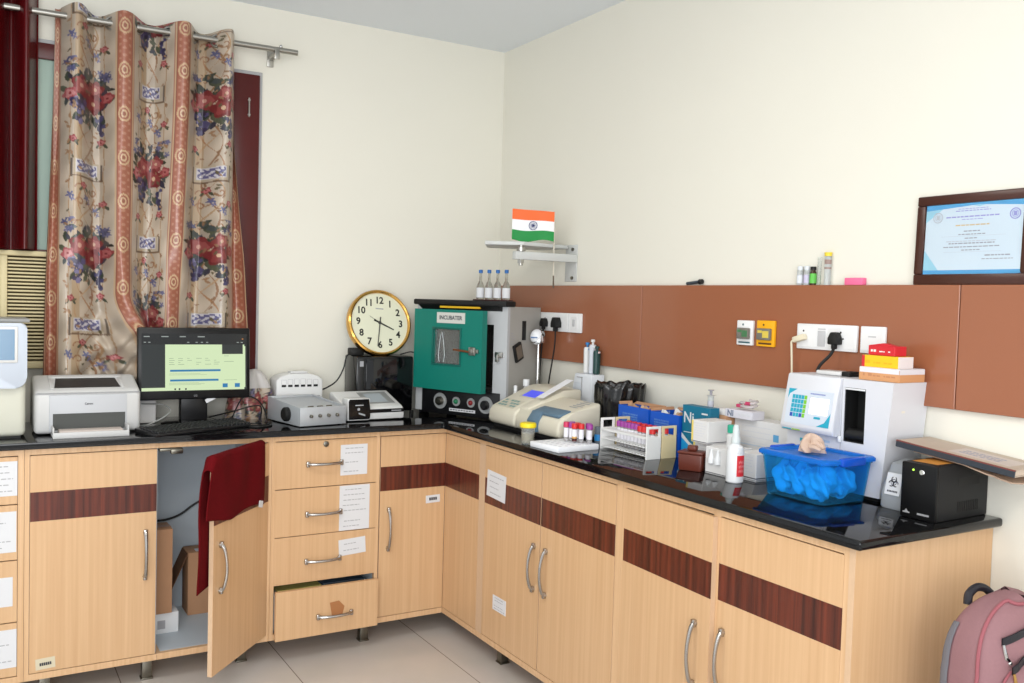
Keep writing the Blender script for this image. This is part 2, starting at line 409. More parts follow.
ACM = mat('aged_beige_plastic', (206,192,150), .5)
ac = thing('window_air_conditioner', 'beige window air conditioner with a slatted grille under the dark red curtain', 'air conditioner', (-2.36, -.002, 1.18))
b = MB(); b.box(-.34, .36, -.055, 0, 0, .03, .006); b.box(-.34, .36, -.055, 0, .452, .474, .006); b.box(-.34, -.32, -.055, 0, .03, .452); b.box(.33, .36, -.055, 0, .03, .452, .004)
b.box(.055, .078, -.058, 0, .03, .452, .003); b.box(-.32, .055, -.05, 0, .03, .452)
b.build('case', ACM, ac)
b = MB()
for i in range(29): b.box(.078, .33, -.05, -.035, .037+i*.0143, .0445+i*.0143, .002, 1)
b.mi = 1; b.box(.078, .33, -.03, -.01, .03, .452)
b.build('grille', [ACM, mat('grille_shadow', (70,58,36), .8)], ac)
MB().lathe([(.03, 0), (.03, -.012), (.022, -.03), (.012, -.034)], 24, (.0, -.05, .195), ax='y').build('knob', mat('teal_knob', (30,128,160), .4), ac)

ROD = thing('curtain_rod', 'steel curtain rod with an open end carrying both curtains', 'rod', (-1.14, -.1, 2.6))
b = MB(); b.cyl((-1.7, 0, -.012), (0, 0, .001), .0125, n=20); b.build('pole', STEEL, ROD)
b = MB(); b.box(-.107, -.085, -.016, .099, -.030, -.0135, .002); b.box(-.11, -.082, .088, .0995, -.058, .02, .002); b.box(-.107, -.085, -.018, -.014, -.045, .0, .001); b.build('bracket', STEEL, ROD)
b = MB(); b.sphere((-.075, 0, .017), .008, 12, 8); b.build('set_screw', CHROME, ROD)

def vcol_mat(name, rough, sheen=0, spec=.4):
    m = bpy.data.materials.new(name); m.use_nodes = True; nt = m.node_tree; b = nt.nodes['Principled BSDF']
    a = nt.nodes.new('ShaderNodeAttribute'); a.attribute_name = 'weave'; nt.links.new(a.outputs['Color'], b.inputs['Base Color'])
    b.inputs['Roughness'].default_value = rough; b.inputs['Specular IOR Level'].default_value = spec; b.inputs['Sheen Weight'].default_value = sheen
    return m
L3 = lambda c: np.array(lin(c))
def floral(a, v, seed=0):
    """printed fabric: a in metres across a cream panel (0 = its middle, half width .075), v = metres down the cloth. returns linear rgb"""
    n = len(a); col = np.tile(L3((194,176,154)), (n, 1)); col *= (1+.16*np.sin(v*37+a*30)*np.sin(a*70+v*11))[:, None]; col[np.abs(a+.03) < .012] = L3((186,158,122))
    def put(mask, c): col[mask] = L3(c)
    per = .46; v = v*.724; w = np.mod(v, per)
    wob = .004*np.sin(v*90)+.003*np.sin(v*41+1)
    put(np.abs(np.abs(a)-.052+wob*.3) < .0012, (178,140,98))
    # scrolling stems
    for k, (ph, am, cc) in enumerate(((0, .028, (172,124,78)), (2.1, .022, (156,112,74)), (4.0, .034, (186,146,100)))):
        put(np.abs(a-am*np.sin(v*27+ph)) < .0018+.0012*np.sin(v*60+ph), cc)
    for cy in (.375, .415, .02):
        for sg in (-1, 1):
            r = np.hypot(a-sg*.022, w-cy); th = np.arctan2(w-cy, a-sg*.022)
            put(np.abs(r-.008-.0022*th*sg) < .0022, (160,112,72))
    # framed blue vignette
    put((np.abs(a) < .040) & (np.abs(w-.312) < .022), (188,170,140)); put((np.abs(a) < .036) & (np.abs(w-.312) < .018), (206,200,206))
    put((np.abs(a) < .033) & (np.abs(w-.312) < .015) & (np.sin(a*420+np.sin(w*300)*2)+np.sin(w*380+a*160) > -.3), (98,94,142))
    put((np.abs(np.abs(a)-.047) < .0025) & (np.abs(w-.317) < .026), (104,88,74))
    put((np.abs(a) < .05) & (np.abs(w-.340) < .0025), (120,92,66))
    rnd = random.Random(seed); a0_, w0_ = a, w; a = a/1.18; w = .105+(w-.105)/1.2
    def blob(cx, cy, r, c, lobes=0, am=.25, ph=0):
        d = np.hypot(a-cx, w-cy); th = np.arctan2(w-cy, a-cx)
        put(d < r*(1+am*np.sin(lobes*th+ph)) if lobes else d < r, c)
    def flower(cx, cy, r, c1, c2, c3):
        blob(cx, cy, r, c1, 5, .14, rnd.random()*6)
        for q in range(3): blob(cx+r*.35*math.cos(q*2.1), cy+r*.35*math.sin(q*2.1), r*.42, c2, 3, .2, q)
        blob(cx, cy, r*.22, c3)
    def leaf(cx, cy, l, an, c):
        ca, sa = math.cos(an), math.sin(an); x = (a-cx)*ca+(w-cy)*sa; y = -(a-cx)*sa+(w-cy)*ca
        put((np.abs(x) < l) & (np.abs(y) < .42*l*(1-(x/l)**2)), c)
    for _ in range(80):       # foliage behind the bouquet
        t = rnd.random()*6.28; rr = rnd.uniform(.012, .072)
        leaf(rr*math.cos(t)*.85, .10+rr*math.sin(t)*1.1, rnd.uniform(.009, .016), rnd.random()*3.1, rnd.choice(((62,70,52),(48,54,46),(86,90,66),(72,80,78),(58,56,72))))
    for _ in range(14):
        s = rnd.choice((-1, 1)); blob(s*rnd.uniform(.03, .055), rnd.uniform(.015, .055), .006, rnd.choice(((84,86,128),(110,108,146),(70,70,104))), 5, .4)
    flower(-.018, .085, .024, (138,46,46), (166,78,74), (206,150,130)); flower(.024, .075, .019, (146,56,56), (180,96,90), (216,170,140))
    flower(.018, .112, .024, (126,36,38), (150,56,54), (220,180,140)); flower(-.045, .105, .014, (176,74,80), (206,130,128), (150,44,44)); flower(.05, .098, .013, (160,58,62), (190,100,96), (130,30,34))
    for i in range(30):       # grapes
        g = rnd.random()*.055; blob(-.024+rnd.uniform(-1, 1)*(.022-.3*g), .118+g, .0058, rnd.choice(((62,52,86),(84,76,118),(50,42,66),(116,108,150))))
    for i in range(12): g = rnd.random()*.05; blob(.038+rnd.uniform(-1, 1)*(.012-.15*g), .140+g, .005, rnd.choice(((78,72,116),(60,54,88))))
    a, w = a0_, w0_
    for sx, cy in ((-.045, .235), (.045, .225), (-.01, .365), (.05, .41)):
        flower(sx, cy, .010, (158,52,60), (196,110,110), (140,30,40)); leaf(sx+.01, cy+.012, .009, 1, (66,74,56)); leaf(sx-.009, cy+.011, .008, 2.2, (80,84,62))
    for cx, cy in ((-.05, .395), (.03, .43), (.0, .40)): blob(cx, cy, .008, (96,98,142), 5, .5); blob(cx+.006, cy+.012, .005, (112,112,156), 4, .5)
    for i in range(60): leaf(rnd.uniform(-.062, .062), rnd.uniform(.0, .46), rnd.uniform(.005, .009), rnd.random()*3, rnd.choice(((150,110,74),(104,92,62),(166,124,84))))
    return col
def salmon(a, v):
    n = len(a); col = np.tile(L3((172,96,66)), (n, 1))
    col[(np.abs(np.abs(a)-.031) < .0022)] = L3((206,170,130)); col[(np.abs(np.abs(a)-.027) < .0012)] = L3((140,74,56))
    w = (np.mod(v, .177)-.0885)*.72; r = np.hypot(a, w)*.72
    th = np.arctan2(w, a)
    st = (np.sin(v*220)*np.cos(a*150) > .35) & (np.abs(a) < .022); col[st] = L3((190,128,98))
    col[r < .0165] = L3((212,172,126)); col[r < .0125] = L3((170,96,70)); col[(r < .0085)] = L3((216,180,136)); col[r < .005] = L3((160,92,66))
    return col
def smooth(x): x = np.clip(x, 0, 1); return x*x*(3-2*x)
# floral curtain
NU, NV = 400, 400
tt = np.linspace(-.66, 3.66, NU); T, Vv = np.meshgrid(tt, np.linspace(0, 1, NV))
hem = 1.095+.03*smooth((T-1.6)/.5); ztop = 2.634+.004*np.cos(2*PI*T)
Z = ztop+(hem-ztop)*Vv
dn = (2.63-Z)/1.45
xk = np.interp(T, [-.66,-.3,0,.5,1,1.5,2,2.5,3,3.25,3.66], [-2.118,-2.098,-2.045,-1.962,-1.873,-1.752,-1.636,-1.545,-1.452,-1.420,-1.428])
xb = np.interp(T, [-.66,-.3,0,.5,1,1.5,2,2.5,3,3.25,3.66], [-2.158,-2.105,-2.05,-1.962,-1.868,-1.768,-1.675,-1.575,-1.470,-1.420,-1.345])
k = smooth(dn*.95); X = xk*(1-k)+xb*k
amp = .066*(1-.25*k)
ph = 2*PI*T; Y = -.100-amp*np.cos(ph)
Y += np.where(T < 0, (.03*(1-k)-.05*k)*smooth(-T/.5), 0)
Y += np.where(T > 3.2, -.055*k*smooth((T-3.2)/.4), 0)
Y += .013*np.sin(3*ph*.5+Z*5)*k+.006*np.sin(2*ph+1.2)*smooth(dn*2)+.005*np.sin(Z*17+T*9)*smooth((dn-.3)/.5)
# lower left is bunched up and swept to the right
g = smooth((1.50-Z)/.26); bl = np.exp(-((T-1.0)/.42)**2)
X += .10*g*bl; Y += -.05*g*bl+.012*g*np.sin(26*(Z*.8+X))*np.exp(-((T-.8)/.7)**2)
sw = np.exp(-((T-.75)/.55)**2)*g; Y += .016*sw*np.sin(75*(Z*.8-X*.55))+.010*sw*np.sin(120*(Z*.55+X*.7)+1); Z = Z+.020*sw*np.sin(38*X+1)
Y = np.minimum(Y, -.04); Y = np.maximum(Y, -.185+.03*np.tanh((Y+.185)/.03)*(Y < -.185))
col = np.zeros((NU*NV, 3)); tf = T.ravel(); vf = (ztop-Z).ravel()+.0
bands = [(-.47, .2, .17), (1.0, .2, .17), (2.0, .2, .16), (3.48, .2, .19)]
done = np.zeros(tf.shape, bool)
for c, sc_, hw in bands:
    m = np.abs(tf-c) < hw; col[m] = salmon((tf[m]-c)/hw*.034, vf[m]+c*.03); done |= m
for (c, hw, off) in ((.26, .58, .31), (1.5, .34, .105), (2.74, .58, .332)):
    m = (np.abs(tf-c) <= hw) & ~done
    col[m] = floral((tf[m]-c)/hw*.078, vf[m]+off/.724, int(c*10)); done |= m
mb = MB(); vs = np.stack([X.ravel(), Y.ravel(), Z.ravel()], 1)
mb._add(vs.tolist(), [[j*NU+i, j*NU+i+1, (j+1)*NU+i+1, (j+1)*NU+i] for j in range(NV-1) for i in range(NU-1)])
FLORAL = vcol_mat('printed_satin', .3, .0, .6)
cur = thing('floral_curtain', 'cream floral curtain with salmon stripes hanging behind the monitor', 'curtain', (0, 0, 0))
def with_cols(o, col):
    lum = (col*np.array([.25, .6, .15])).sum(1, keepdims=True); col = col*.84+lum*.16
    at = o.data.color_attributes.new('weave', 'FLOAT_COLOR', 'POINT')
    at.data.foreach_set('color', np.concatenate([col*.80, np.ones((len(col), 1))], 1).astype(np.float32).ravel())
cl = mb.build('cloth', FLORAL, cur, ang=80); with_cols(cl, col)
# eyelet rings, where the cloth crosses the rod
for t in (.25, .75, 1.25, 1.75, 2.25, 2.75):
    b = MB(); xx = float(np.interp(t, tt, xk[0])); b.M = Matrix.Translation((xx, -.1, 2.594)) @ Matrix.Rotation((-1 if (t*4) % 4 == 1 else 1)*.9, 4, 'Z')
    b.tube([(0, .024*math.cos(q*PI/10), .024*math.sin(q*PI/10)) for q in range(20)], .0045, 8, True)
    b.build('eyelet', STEEL, cur)
# dark red curtain
NU2, NV2 = 160, 60
t2, v2 = np.meshgrid(np.linspace(0, 1, NU2), np.linspace(0, 1, NV2))
z2 = 2.665+(1.657-2.665)*v2; x2 = -2.62+.443*t2
y2 = -.1-.055*np.sin(t2*2*PI*4.6+.9)-.006*np.sin(t2*50+v2*2)*v2
mb = MB(); mb._add(np.stack([x2.ravel(), y2.ravel(), z2.ravel()], 1).tolist(), [[j*NU2+i, j*NU2+i+1, (j+1)*NU2+i+1, (j+1)*NU2+i] for j in range(NV2-1) for i in range(NU2-1)])
tag(mb.build('red_curtain', mat('crimson_satin', (80,9,13), .27, spec=.5, var=.05, vscale=30), ang=80), 'plain dark red curtain hanging to the left of the floral one', 'curtain')

# ------------------------------------------------------------------ right wall: shelf bracket, flag, switches, certificate
SB = mat('shelf_paint', (196,198,196), .4)
sh = thing('wall_bracket', 'white steel swivel bracket holding a small tilted shelf board in the corner', 'bracket', (-.0005, -.665, 1.69))
O = Vector((-.0005, -.665, 1.69))
def loc_(p): return Vector(p)-O
b = MB(); b.box(-.006, 0, -.062, .03, -.083, .087, .002); b.build('wall_plate', SB, sh)
b = MB()
for zz in (-.066, .066): b.cyl((-.006, -.032, zz), (-.012, -.032, zz), .008, n=10)
b.build('bolt', DSTEEL, sh)
b = MB(); b.box(-.335, -.004, -.065, -.035, .005, .04, .002); b.build('arm', SB, sh)
b = MB(); b.cyl((-.30, -.05, -.022), (-.30, -.05, .068), .009, n=14); b.cyl((-.30, -.05, -.012), (-.30, -.05, .003), .016, n=6); b.cyl((-.30, -.05, .042), (-.30, -.05, .058), .02, n=14); b.build('pivot_bolt', STEEL, sh)
b = MB(); c0 = (-.2891, -.0561); c1 = (-.4344, .0415); r1 = (-.0155, -.004); bk = (-.0155, .20); bk2 = (-.30, .26)
b.prism([c0, r1, bk, bk2, c1], 'z', 0, .017, .003)
b.M = Matrix(); bo = b.build('shelf_board', SB, sh, loc=(0, 0, .068))
# flag on a stick
fl = thing('flag', 'small Indian tricolour flag on a stick, leaning on the corner shelf', 'flag', (-.118, -.70, 1.574))
b = MB(); b.cyl((0.004, .0, .055), (0, 0, .35), .0028, n=8); b.build('stick', mat('flag_stick', (214,206,190), .5), fl)
b = MB(); b.cyl((.006, 0, -.0), (.004, 0, .056), .0034, n=8); b.build('stick_tip', mat('stick_tip_brown', (86,70,54), .5), fl, label='dark end of the flag stick')
FLW, FLH = .192, .135
def flagf(u, v, w=0):
    d = Vector((-.858, .512, 0)); nn = Vector((-.512, -.858, 0))
    s = u*FLW
    p = d*s+nn*(.010*math.sin(u*5+.6)+.004+w)
    return (p.x, p.y, .350-.005-v*FLH+.012*u-.008*u*v+(.006*math.sin(u*7)*v*v))
b = MB()
for i, (v0, v1) in enumerate(((0, .333), (.333, .667), (.667, 1))):
    b.mi = i
    for w in (0, .0012): b.grid(lambda u, v: flagf(u, v0+(v1-v0)*v, w), 24, 6)
b.build('cloth', [mat('saffron', (236,106,48), .6), mat('flag_white', (236,236,238), .6), mat('flag_green', (20,138,62), .6)], fl)
b = MB()
def fp(x, z): return flagf(.5+x/FLW, .5-z/FLH, .0022)
R_ = .0185
b.tube([fp(R_*math.cos(q*PI/16), R_*math.sin(q*PI/16)) for q in range(32)], .0013, 6, True)
b.sphere(fp(0, 0), .0035, 8, 6)
for q in range(24): b.tube([fp(.002*math.cos(q*PI/12), .002*math.sin(q*PI/12)), fp(R_*math.cos(q*PI/12), R_*math.sin(q*PI/12))], .0005, 4)
b.build('wheel_emblem', mat('navy', (62,70,122), .6), fl)

SW = mat('switch_white', (232,232,232), .35); SWG = mat('switch_line', (190,190,192), .5)
def plate(label, y0, y1, z0, z1, name='socket_plate', fn=None):
    t = thing(name, label, 'socket', (-.0225, (y0+y1)/2, (z0+z1)/2), -PI/2)
    w, h = y0-y1, z1-z0
    b = MB(); b.box(-w/2, w/2, -.011, 0, -h/2, h/2, .003); b.build('faceplate', SW, t)
    b = MB()
    fn(b, w, h); b.build('modules', [SW, SWG, HOLE], t)
    return t
def f1(b, w, h):
    b.box(-.155, .075, -.0125, -.011, -.031, .031, .001, 1)
    for x in (-.115, -.005):
        b.mi = 2
        b.cyl((x, -.0125, .016), (x, -.0128, .016), .004, n=10)
        for s in (-1, 1): b.cyl((x+s*.011, -.0125, -.004), (x+s*.011, -.0128, -.004), .0035, n=10)
        b.mi = 0
    b.box(.1, .155, -.0125, -.011, -.03, .03, .001, 1); b.mi = 1; b.box(.118, .136, -.015, -.0125, -.016, .016, .002); b.box(.0835, .0855, -.0118, -.011, -.041, .041)
plate('white two-socket plate on the brown boards beside the incubator', -.452, -.816, 1.372, 1.460, fn=f1)
def f2(b, w, h):
    b.box(-.11, .005, -.0125, -.011, -.034, .034, .001, 1); b.box(.01, .115, -.0125, -.011, -.034, .034, .001, 1)
    b.mi = 1; b.box(-.03, .0, -.014, -.0125, -.03, .02, .002); b.box(-.03, .0, -.0135, -.0125, .024, .028)
    b.mi = 2
    for x in (-.09, .06):
        b.cyl((x, -.0125, .018), (x, -.0128, .018), .0035, n=10)
        for s in (-1, 1): b.cyl((x+s*.01, -.0125, -.002), (x+s*.01, -.0128, -.002), .003, n=10)
plate('white socket plate above the white analyser with a cream and a black plug', -2.069, -2.309, 1.377, 1.4605, fn=f2)
def f3(b, w, h):
    b.box(-.04, .04, -.0125, -.011, -.034, .034, .001, 1); b.mi = 1; b.box(-.014, .014, -.0128, -.0125, .008, .012)
plate('square white blank plate above the red and yellow boxes', -2.322, -2.411, 1.377, 1.4605, fn=f3)
def plug(label, y, z, m, s=1.0, pts=(), r=.0035):
    t = thing('power_plug', label, 'plug', (-.035, y, z), -PI/2)
    b = MB(); b.prism([(-.022*s, -.018*s), (.022*s, -.018*s), (.022*s, .004*s), (.011*s, .026*s), (-.011*s, .026*s), (-.022*s, .004*s)], 'y', -.030*s, .0, .004, 2); b.box(-.008*s, .008*s, -.026*s, -.008*s, -.034*s, -.016*s, .003)
    b.build('body', m, t)
    b = MB(); b.tube(bez([(0, -.017*s, -.030*s)]+[tuple(p) for p in pts]), r, 8); b.build('cord', m, t)
    return t
def bez(pts, n=8):
    """Catmull-Rom through points"""
    P = [Vector(p) for p in pts]; P = [P[0]*2-P[1]]+P+[P[-1]*2-P[-2]]; out = []
    for i in range(1, len(P)-2):
        for k in range(n):
            t = k/n; a, b_, c, d = P[i-1], P[i], P[i+1], P[i+2]
            out.append(.5*((2*b_)+(c-a)*t+(2*a-5*b_+4*c-d)*t*t+(3*b_-a-3*c+d)*t**3))
    out.append(P[-2]); return out
plug('smaller black plug in the corner socket, left of the pair', -.530, 1.408, BLACKM, .9, [(0, -.02, -.1), (-.01, -.02, -.2), (-.02, -.016, -.3), (-.03, -.014, -.446)])
plug('larger black plug in the corner socket, right of the pair', -.640, 1.410, BLACKM, 1.1, [(.0, -.02, -.1), (-.01, -.025, -.18), (-.04, -.022, -.29), (-.06, -.022, -.448)])
plug('black three-pin plug hanging above the white analyser', -2.238, 1.414, BLACKM, .9, [(-.002, -.03, -.05), (-.02, -.05, -.08), (-.03, -.055, -.103)], .005)
t = thing('power_plug', 'cream plug lying tilted in the socket above the white analyser', 'plug', (-.035, -2.092, 1.410), -PI/2)
CRM = mat('cream_plastic', (222,212,186), .45)
b = MB(); b.box(-.024, .026, -.022, 0, -.009, .011, .005, M=Matrix.Rotation(-.28, 4, 'Y')); b.build('body', CRM, t)
b = MB(); b.tube(bez([(-.022, -.012, -.006), (-.030, -.014, -.012), (-.031, -.012, -.03), (-.031, -.006, -.11), (-.030, -.006, -.19), (-.03, -.006, -.4)]), .0035, 8); b.build('cord', CRM, t)
def device(label, y0, y1, z0, z1, m, bar, cat='switch'):
    t = thing('key_switch', label, cat, (-.0225, (y0+y1)/2, (z0+z1)/2), -PI/2); w, h = y0-y1, z1-z0
    b = MB(); b.box(-w/2, w/2, -.012, 0, -h/2, h/2, .003); b.build('case', m, t)
    b = MB(); b.box(-w*.38, w*.38, -.024, -.012, -h*.25, h*.2, .003); b.build('window', mat('smoky_window', (120,116,108), .2), t)
    b = MB(); b.box(-.002, w*.32, -.0245, -.024, -h*.16, h*.1); b.box(-w*.3, -w*.05, -.0245, -.024, h*.02, h*.12); b.build('inner_card', mat(bar[0], bar[1], .5), t)
    b = MB(); b.box(-w*.36, w*.36, -.0126, -.012, -h*.42, -h*.35); b.cyl((-w*.1, -.012, h*.33), (-w*.1, -.0127, h*.33), .004, n=10); b.build('printed_bar', mat(bar[2], bar[3], .5), t)
device('white boxed wall switch with a small window, left of the yellow one', -1.792, -1.869, 1.374, 1.4625, SW, ('card_green', (70,120,80), 'bar_teal', (60,96,104)))
device('yellow boxed wall switch on the brown boards', -1.888, -1.970, 1.374, 1.465, mat('switch_yellow', (240,172,20), .4), ('card_yellow', (214,190,80), 'bar_brown', (92,58,20)))

LG = 1.5886
GLASS = mat('clear_glass', (240,244,244), .05, trans=.92, ior=1.3, spec=.5)
FROST = mat('translucent_plastic', (226,230,230), .3, trans=.6, ior=1.2)
t = thing('pen', 'black pen cap lying tilted on the ledge above the brown boards', 'pen', (-.012, -1.535, LG))
b = MB(); b.cyl((0, .042, .0068), (0, -.03, .0135), .0062, .0062, n=14); b.build('barrel', mat('slate_plastic', (58,66,74), .4), t)
b = MB(); b.cyl((0, -.028, .0135), (0, -.043, .0145), .0092, n=14); b.cyl((0, -.029, .0133), (0, -.031, .0134), .0105, n=14); b.build('cap', BLACK, t)
LBL = mat('printed_label', (214,218,224), .6)
for i, (y, lab) in enumerate(((-2.054, 'clear capped vial standing leftmost of the row on the ledge'), (-2.083, 'clear vial with a lilac printed label, second on the ledge'))):
    t = thing('vial', lab, 'vial', (-.0118, y, LG), 0)
    b = MB(); b.lathe([(.0108, 0), (.0108, .045), (.009, .05)], 18); b.build('body', FROST, t)
    b = MB(); b.lathe([(.0098, .05), (.0098, .062), (.008, .0635)], 18); b.build('cap', mat('vial_cap', (214,218,222), .4), t)
    b = MB(); b.lathe([(.0111, .006+.0*i), (.0111, .034)], 18, cap=False); b.build('label', [LBL, mat('lilac_label', (196,190,214), .6)][i], t)
t = thing('vial', 'small brown bottle with a bright green label on the ledge', 'bottle', (-.0118, -2.109, LG))
b = MB(); b.lathe([(.0105, 0), (.0112, .004), (.0112, .040), (.007, .046), (.007, .050)], 18); b.build('body', mat('amber_glass', (60,38,20), .15), t)
b = MB(); b.lathe([(.0114, .006), (.0114, .038)], 18, cap=False); b.build('label', mat('label_green', (96,186,76), .5), t, label='green label')
b = MB(); b.lathe([(.0092, .050), (.0092, .060), (.0075, .061)], 16); b.build('cap', BLACKM, t)
t = thing('test_tube', 'slim clear glass tube standing behind the green-labelled bottle', 'tube', (-.009, -2.131, LG))
b = MB(); b.lathe([(.003, 0), (.0058, .004), (.0058, .088), (.007, .09), (.007, .092)], 14); b.build('tube', GLASS, t)
t = thing('sample_tube', 'tall clear tube with a yellow cap on the ledge', 'tube', (-.0115, -2.167, LG))
b = MB(); b.lathe([(.0108, 0), (.0108, .094)], 18); b.build('tube', FROST, t)
b = MB(); b.lathe([(.0118, .094), (.0118, .102), (.0128, .103), (.0128, .106)], 18); b.build('cap', mat('cap_yellow', (228,204,60), .4), t, label='yellow cap')
b = MB(); b.lathe([(.0111, .052), (.0111, .058)], 18, cap=False); b.lathe([(.0111, .068), (.0111, .083)], 18, cap=False); b.build('label', mat('brown_print', (150,128,120), .6), t)
b = MB(); b.box(-.0105, .0105, -.034, .034, 0, .0225, .002)
tag(b.build('eraser', mat('eraser_pink', (234,110,152), .6), loc=(-.0115, -2.277, LG)), 'bright pink eraser block lying on the ledge', 'eraser')
# certificate
cf = thing('certificate_frame', 'framed blue-edged certificate leaning on the ledge above the brown boards', 'certificate', (-.020, -2.486, LG), (-.030, 0, -PI/2))
CW, CH = .345, .258
FRW = mat('walnut_frame', (66,34,24), .3, var=.15, vscale=60)
b = MB(); fw = .028
for (x0, x1, z0, z1) in ((0, CW, 0, .031), (0, CW, CH-fw, CH), (0, fw, .031, CH-fw), (CW-fw, CW, .031, CH-fw)): b.box(x0, x1, 0, .015, z0, z1, .004)
b.build('moulding', FRW, cf)
b = MB(); b.box(fw, CW-fw, .006, .012, .031, CH-fw)
CB = mat('certificate_paper', (200,216,228), .5)
b.mi = 1; zt, zb = CH-fw, .031
for poly in ([(fw, zt), (CW-fw, zt), (CW-fw, zt-.016), (.19, zt-.006), (fw, zt-.016)], [(fw, zb), (fw, zb+.011), (CW-fw, zb+.011), (CW-fw, zb)]): b.prism(poly, 'y', .0055, .006)
b.mi = 2
for poly in ([(fw, zt-.016), (fw, zt-.05), (.08, zt-.013)], [(fw, zb+.011), (fw, zb+.07), (.075, zb+.011)], [(.14, zt), (.24, zt), (.19, zt-.012)]): b.prism(poly, 'y', .0057, .006)
b.build('paper', [CB, mat('cert_blue', (84,158,208), .5), mat('cert_cyan', (150,200,220), .5)], cf)
b = MB(); rnd = random.Random(4)
def words(b, cx, z, w, h, mi):
    b.mi = mi; a = cx-w/2
    while a < cx+w/2-.003:
        l = rnd.uniform(.006, .016); b.box(a, min(a+l, cx+w/2), .0053, .0056, z-h/2, z+h/2); a += l+.0025
cx = .172
for z, w, h, mi in ((.214, .11, .0018, 0), (.2085, .13, .0024, 0), (.192, .20, .0038, 0), (.184, .08, .002, 0), (.168, .125, .0034, 1), (.151, .06, .003, 2), (.142, .10, .0028, 2), (.131, .05, .0028, 2), (.123, .19, .0024, 3), (.117, .17, .0032, 2), (.107, .21, .0028, 2), (.098, .07, .0028, 2), (.082, .09, .0034, 2), (.072, .11, .0022, 2)):
    words(b, cx if z > .09 else .25, z, w*.8, h, mi)
b.mi = 3; b.box(.09, .26, .0053, .0056, .0925, .0931); b.box(.08, .27, .0053, .0056, .137, .1376)
for mi, x, z in ((3, .066, .193), (0, .293, .192)):
    b.mi = mi; b.tube([(x+.014*math.cos(q*PI/10), .0056, z+.014*math.sin(q*PI/10)) for q in range(20)], .0015, 6, True)
    b.tube([(x+.009*math.cos(q*PI/10), .0056, z+.009*math.sin(q*PI/10)) for q in range(20)], .0008, 6, True); b.box(x-.005, x+.005, .0053, .0056, z-.006, z+.006)
b.build('print', [mat('cert_violet', (150,152,208), .6), mat('cert_gold', (204,180,136), .6), mat('cert_grey', (150,154,164), .6), mat('cert_light', (184,190,200), .6)], cf)
b = MB(); b.box(fw, CW-fw, .003, .0035, .031, CH-fw); b.build('glazing', mat('thin_glass', (255,255,255), .03, trans=1, ior=1.05, spec=.5), cf)
# ------------------------------------------------------------------ things on the back worktop
PW = mat('printer_white', (198,198,197), .45); PG = mat('printer_grey', (184,186,190), .45)
# white analyser cut by the left edge
t = thing('blood_analyser', 'white and pale blue blood analyser cut off at the left edge of the photo', 'analyser', (-2.42, -.45, CT))
AW = mat('analyser_cream', (206,206,192), .4); AB = mat('analyser_pale_blue', (190,198,210), .35)
b = MB(); b.box(-.18, .185, -.012, .34, .007, .40, .02, 3); b.build('body', AW, t)
b = MB(); b.box(-.17, .17, .0, .32, 0, .008); b.build('foot', BLACKM, t)
b = MB()
rr = [( -.186, .418), (-.186, .165)]
pl = [(-.186, .185), (.150, .185)]+[(.150+.038*math.sin(q*PI/12), .223-.038*math.cos(q*PI/12)) for q in range(1, 7)]+[(.188, .40)]+[(.168+.02*math.cos(q*PI/12), .40+.02*math.sin(q*PI/12)) for q in range(1, 7)]+[(-.186, .42)]
b.prism(pl, 'y', -.035, .02, .006, 2); b.build('front_cover', AB, t)
b = MB(); b.box(-.12, .158, -.040, -.034, .278, .408, .004); b.build('screen_bezel', WHITE, t)
b = MB(); b.box(-.11, .148, -.0415, -.039, .288, .398); b.build('screen', mat('slate_screen', (104,136,164), .15), t)
b = MB()
for i in range(3): b.box(.118+i*.011, .126+i*.011, -.001, 0, .058, .065)
b.build('maker_mark', GINK, t)
b = MB(); b.box(-.15, .20, .02, .30, .4205, .434, .004); b.build('lid', mat('analyser_lid', (150,150,148), .5), t)
# laser printer
t = thing('laser_printer', 'white compact laser printer with an open front tray, standing left of the monitor', 'printer', (-2.022, -.43, CT))
b = MB(); b.prism([(0, .006), (-.002, .155), (.016, .170), (.17, .212), (.225, .208), (.245, .19), (.245, .006)], 'x', -.184, .184, .016, 3)
b.build('body', PW, t)
b = MB(); b.box(-.135, .135, -.004, .012, .012, .152, .004); b.build('front_panel', PG, t)
b = MB(); b.box(-.122, .128, -.0045, .02, .02, .082); b.build('tray_mouth', mat('printer_inside', (70,72,70), .6), t)
b = MB(); b.box(-.182, .182, -.002, .24, .157, .1585); b.build('seam', GINK, t)
b = MB(); b.M = frame((0, .016, .1705), (1, 0, 0), (0, .154, .042)); b.prism([(-.115, .018), (.115, .018), (.105, .118), (-.105, .118)], 'z', -.002, .0012); b.build('output_slot', mat('printer_slot', (34,36,38), .4), t)
b = MB(); b.M = frame((0, .016, .1705), (1, 0, 0), (0, .154, .042)); b.box(-.13, -.117, .005, .13, -.001, .003, .001); b.box(.117, .13, .005, .13, -.001, .003, .001); b.box(-.13, .13, .122, .15, -.001, .004, .002); b.build('output_cover', PW, t)
text(t, 'lettering', 'Canon', .011, FACE(0, -.0046, .117), INK, bold=.0002)
b = MB(); b.box(-.128, .132, -.083, .0, .0, .012, .003); b.box(-.128, -.122, -.08, 0, .012, .04, .002); b.box(.126, .132, -.08, 0, .012, .04, .002); b.box(-.128, .132, -.088, -.081, 0, .022, .002); b.build('paper_tray', PW, t)
tag(MB().box(-.105, .112, -.076, -.006, 0, .013, .002).build('paper_stack', mat('brownish_paper', (196,184,176), .7), loc=(-2.022, -.43, CT+.0125)), 'stack of grey paper lying in the tray of the laser printer', 'paper')
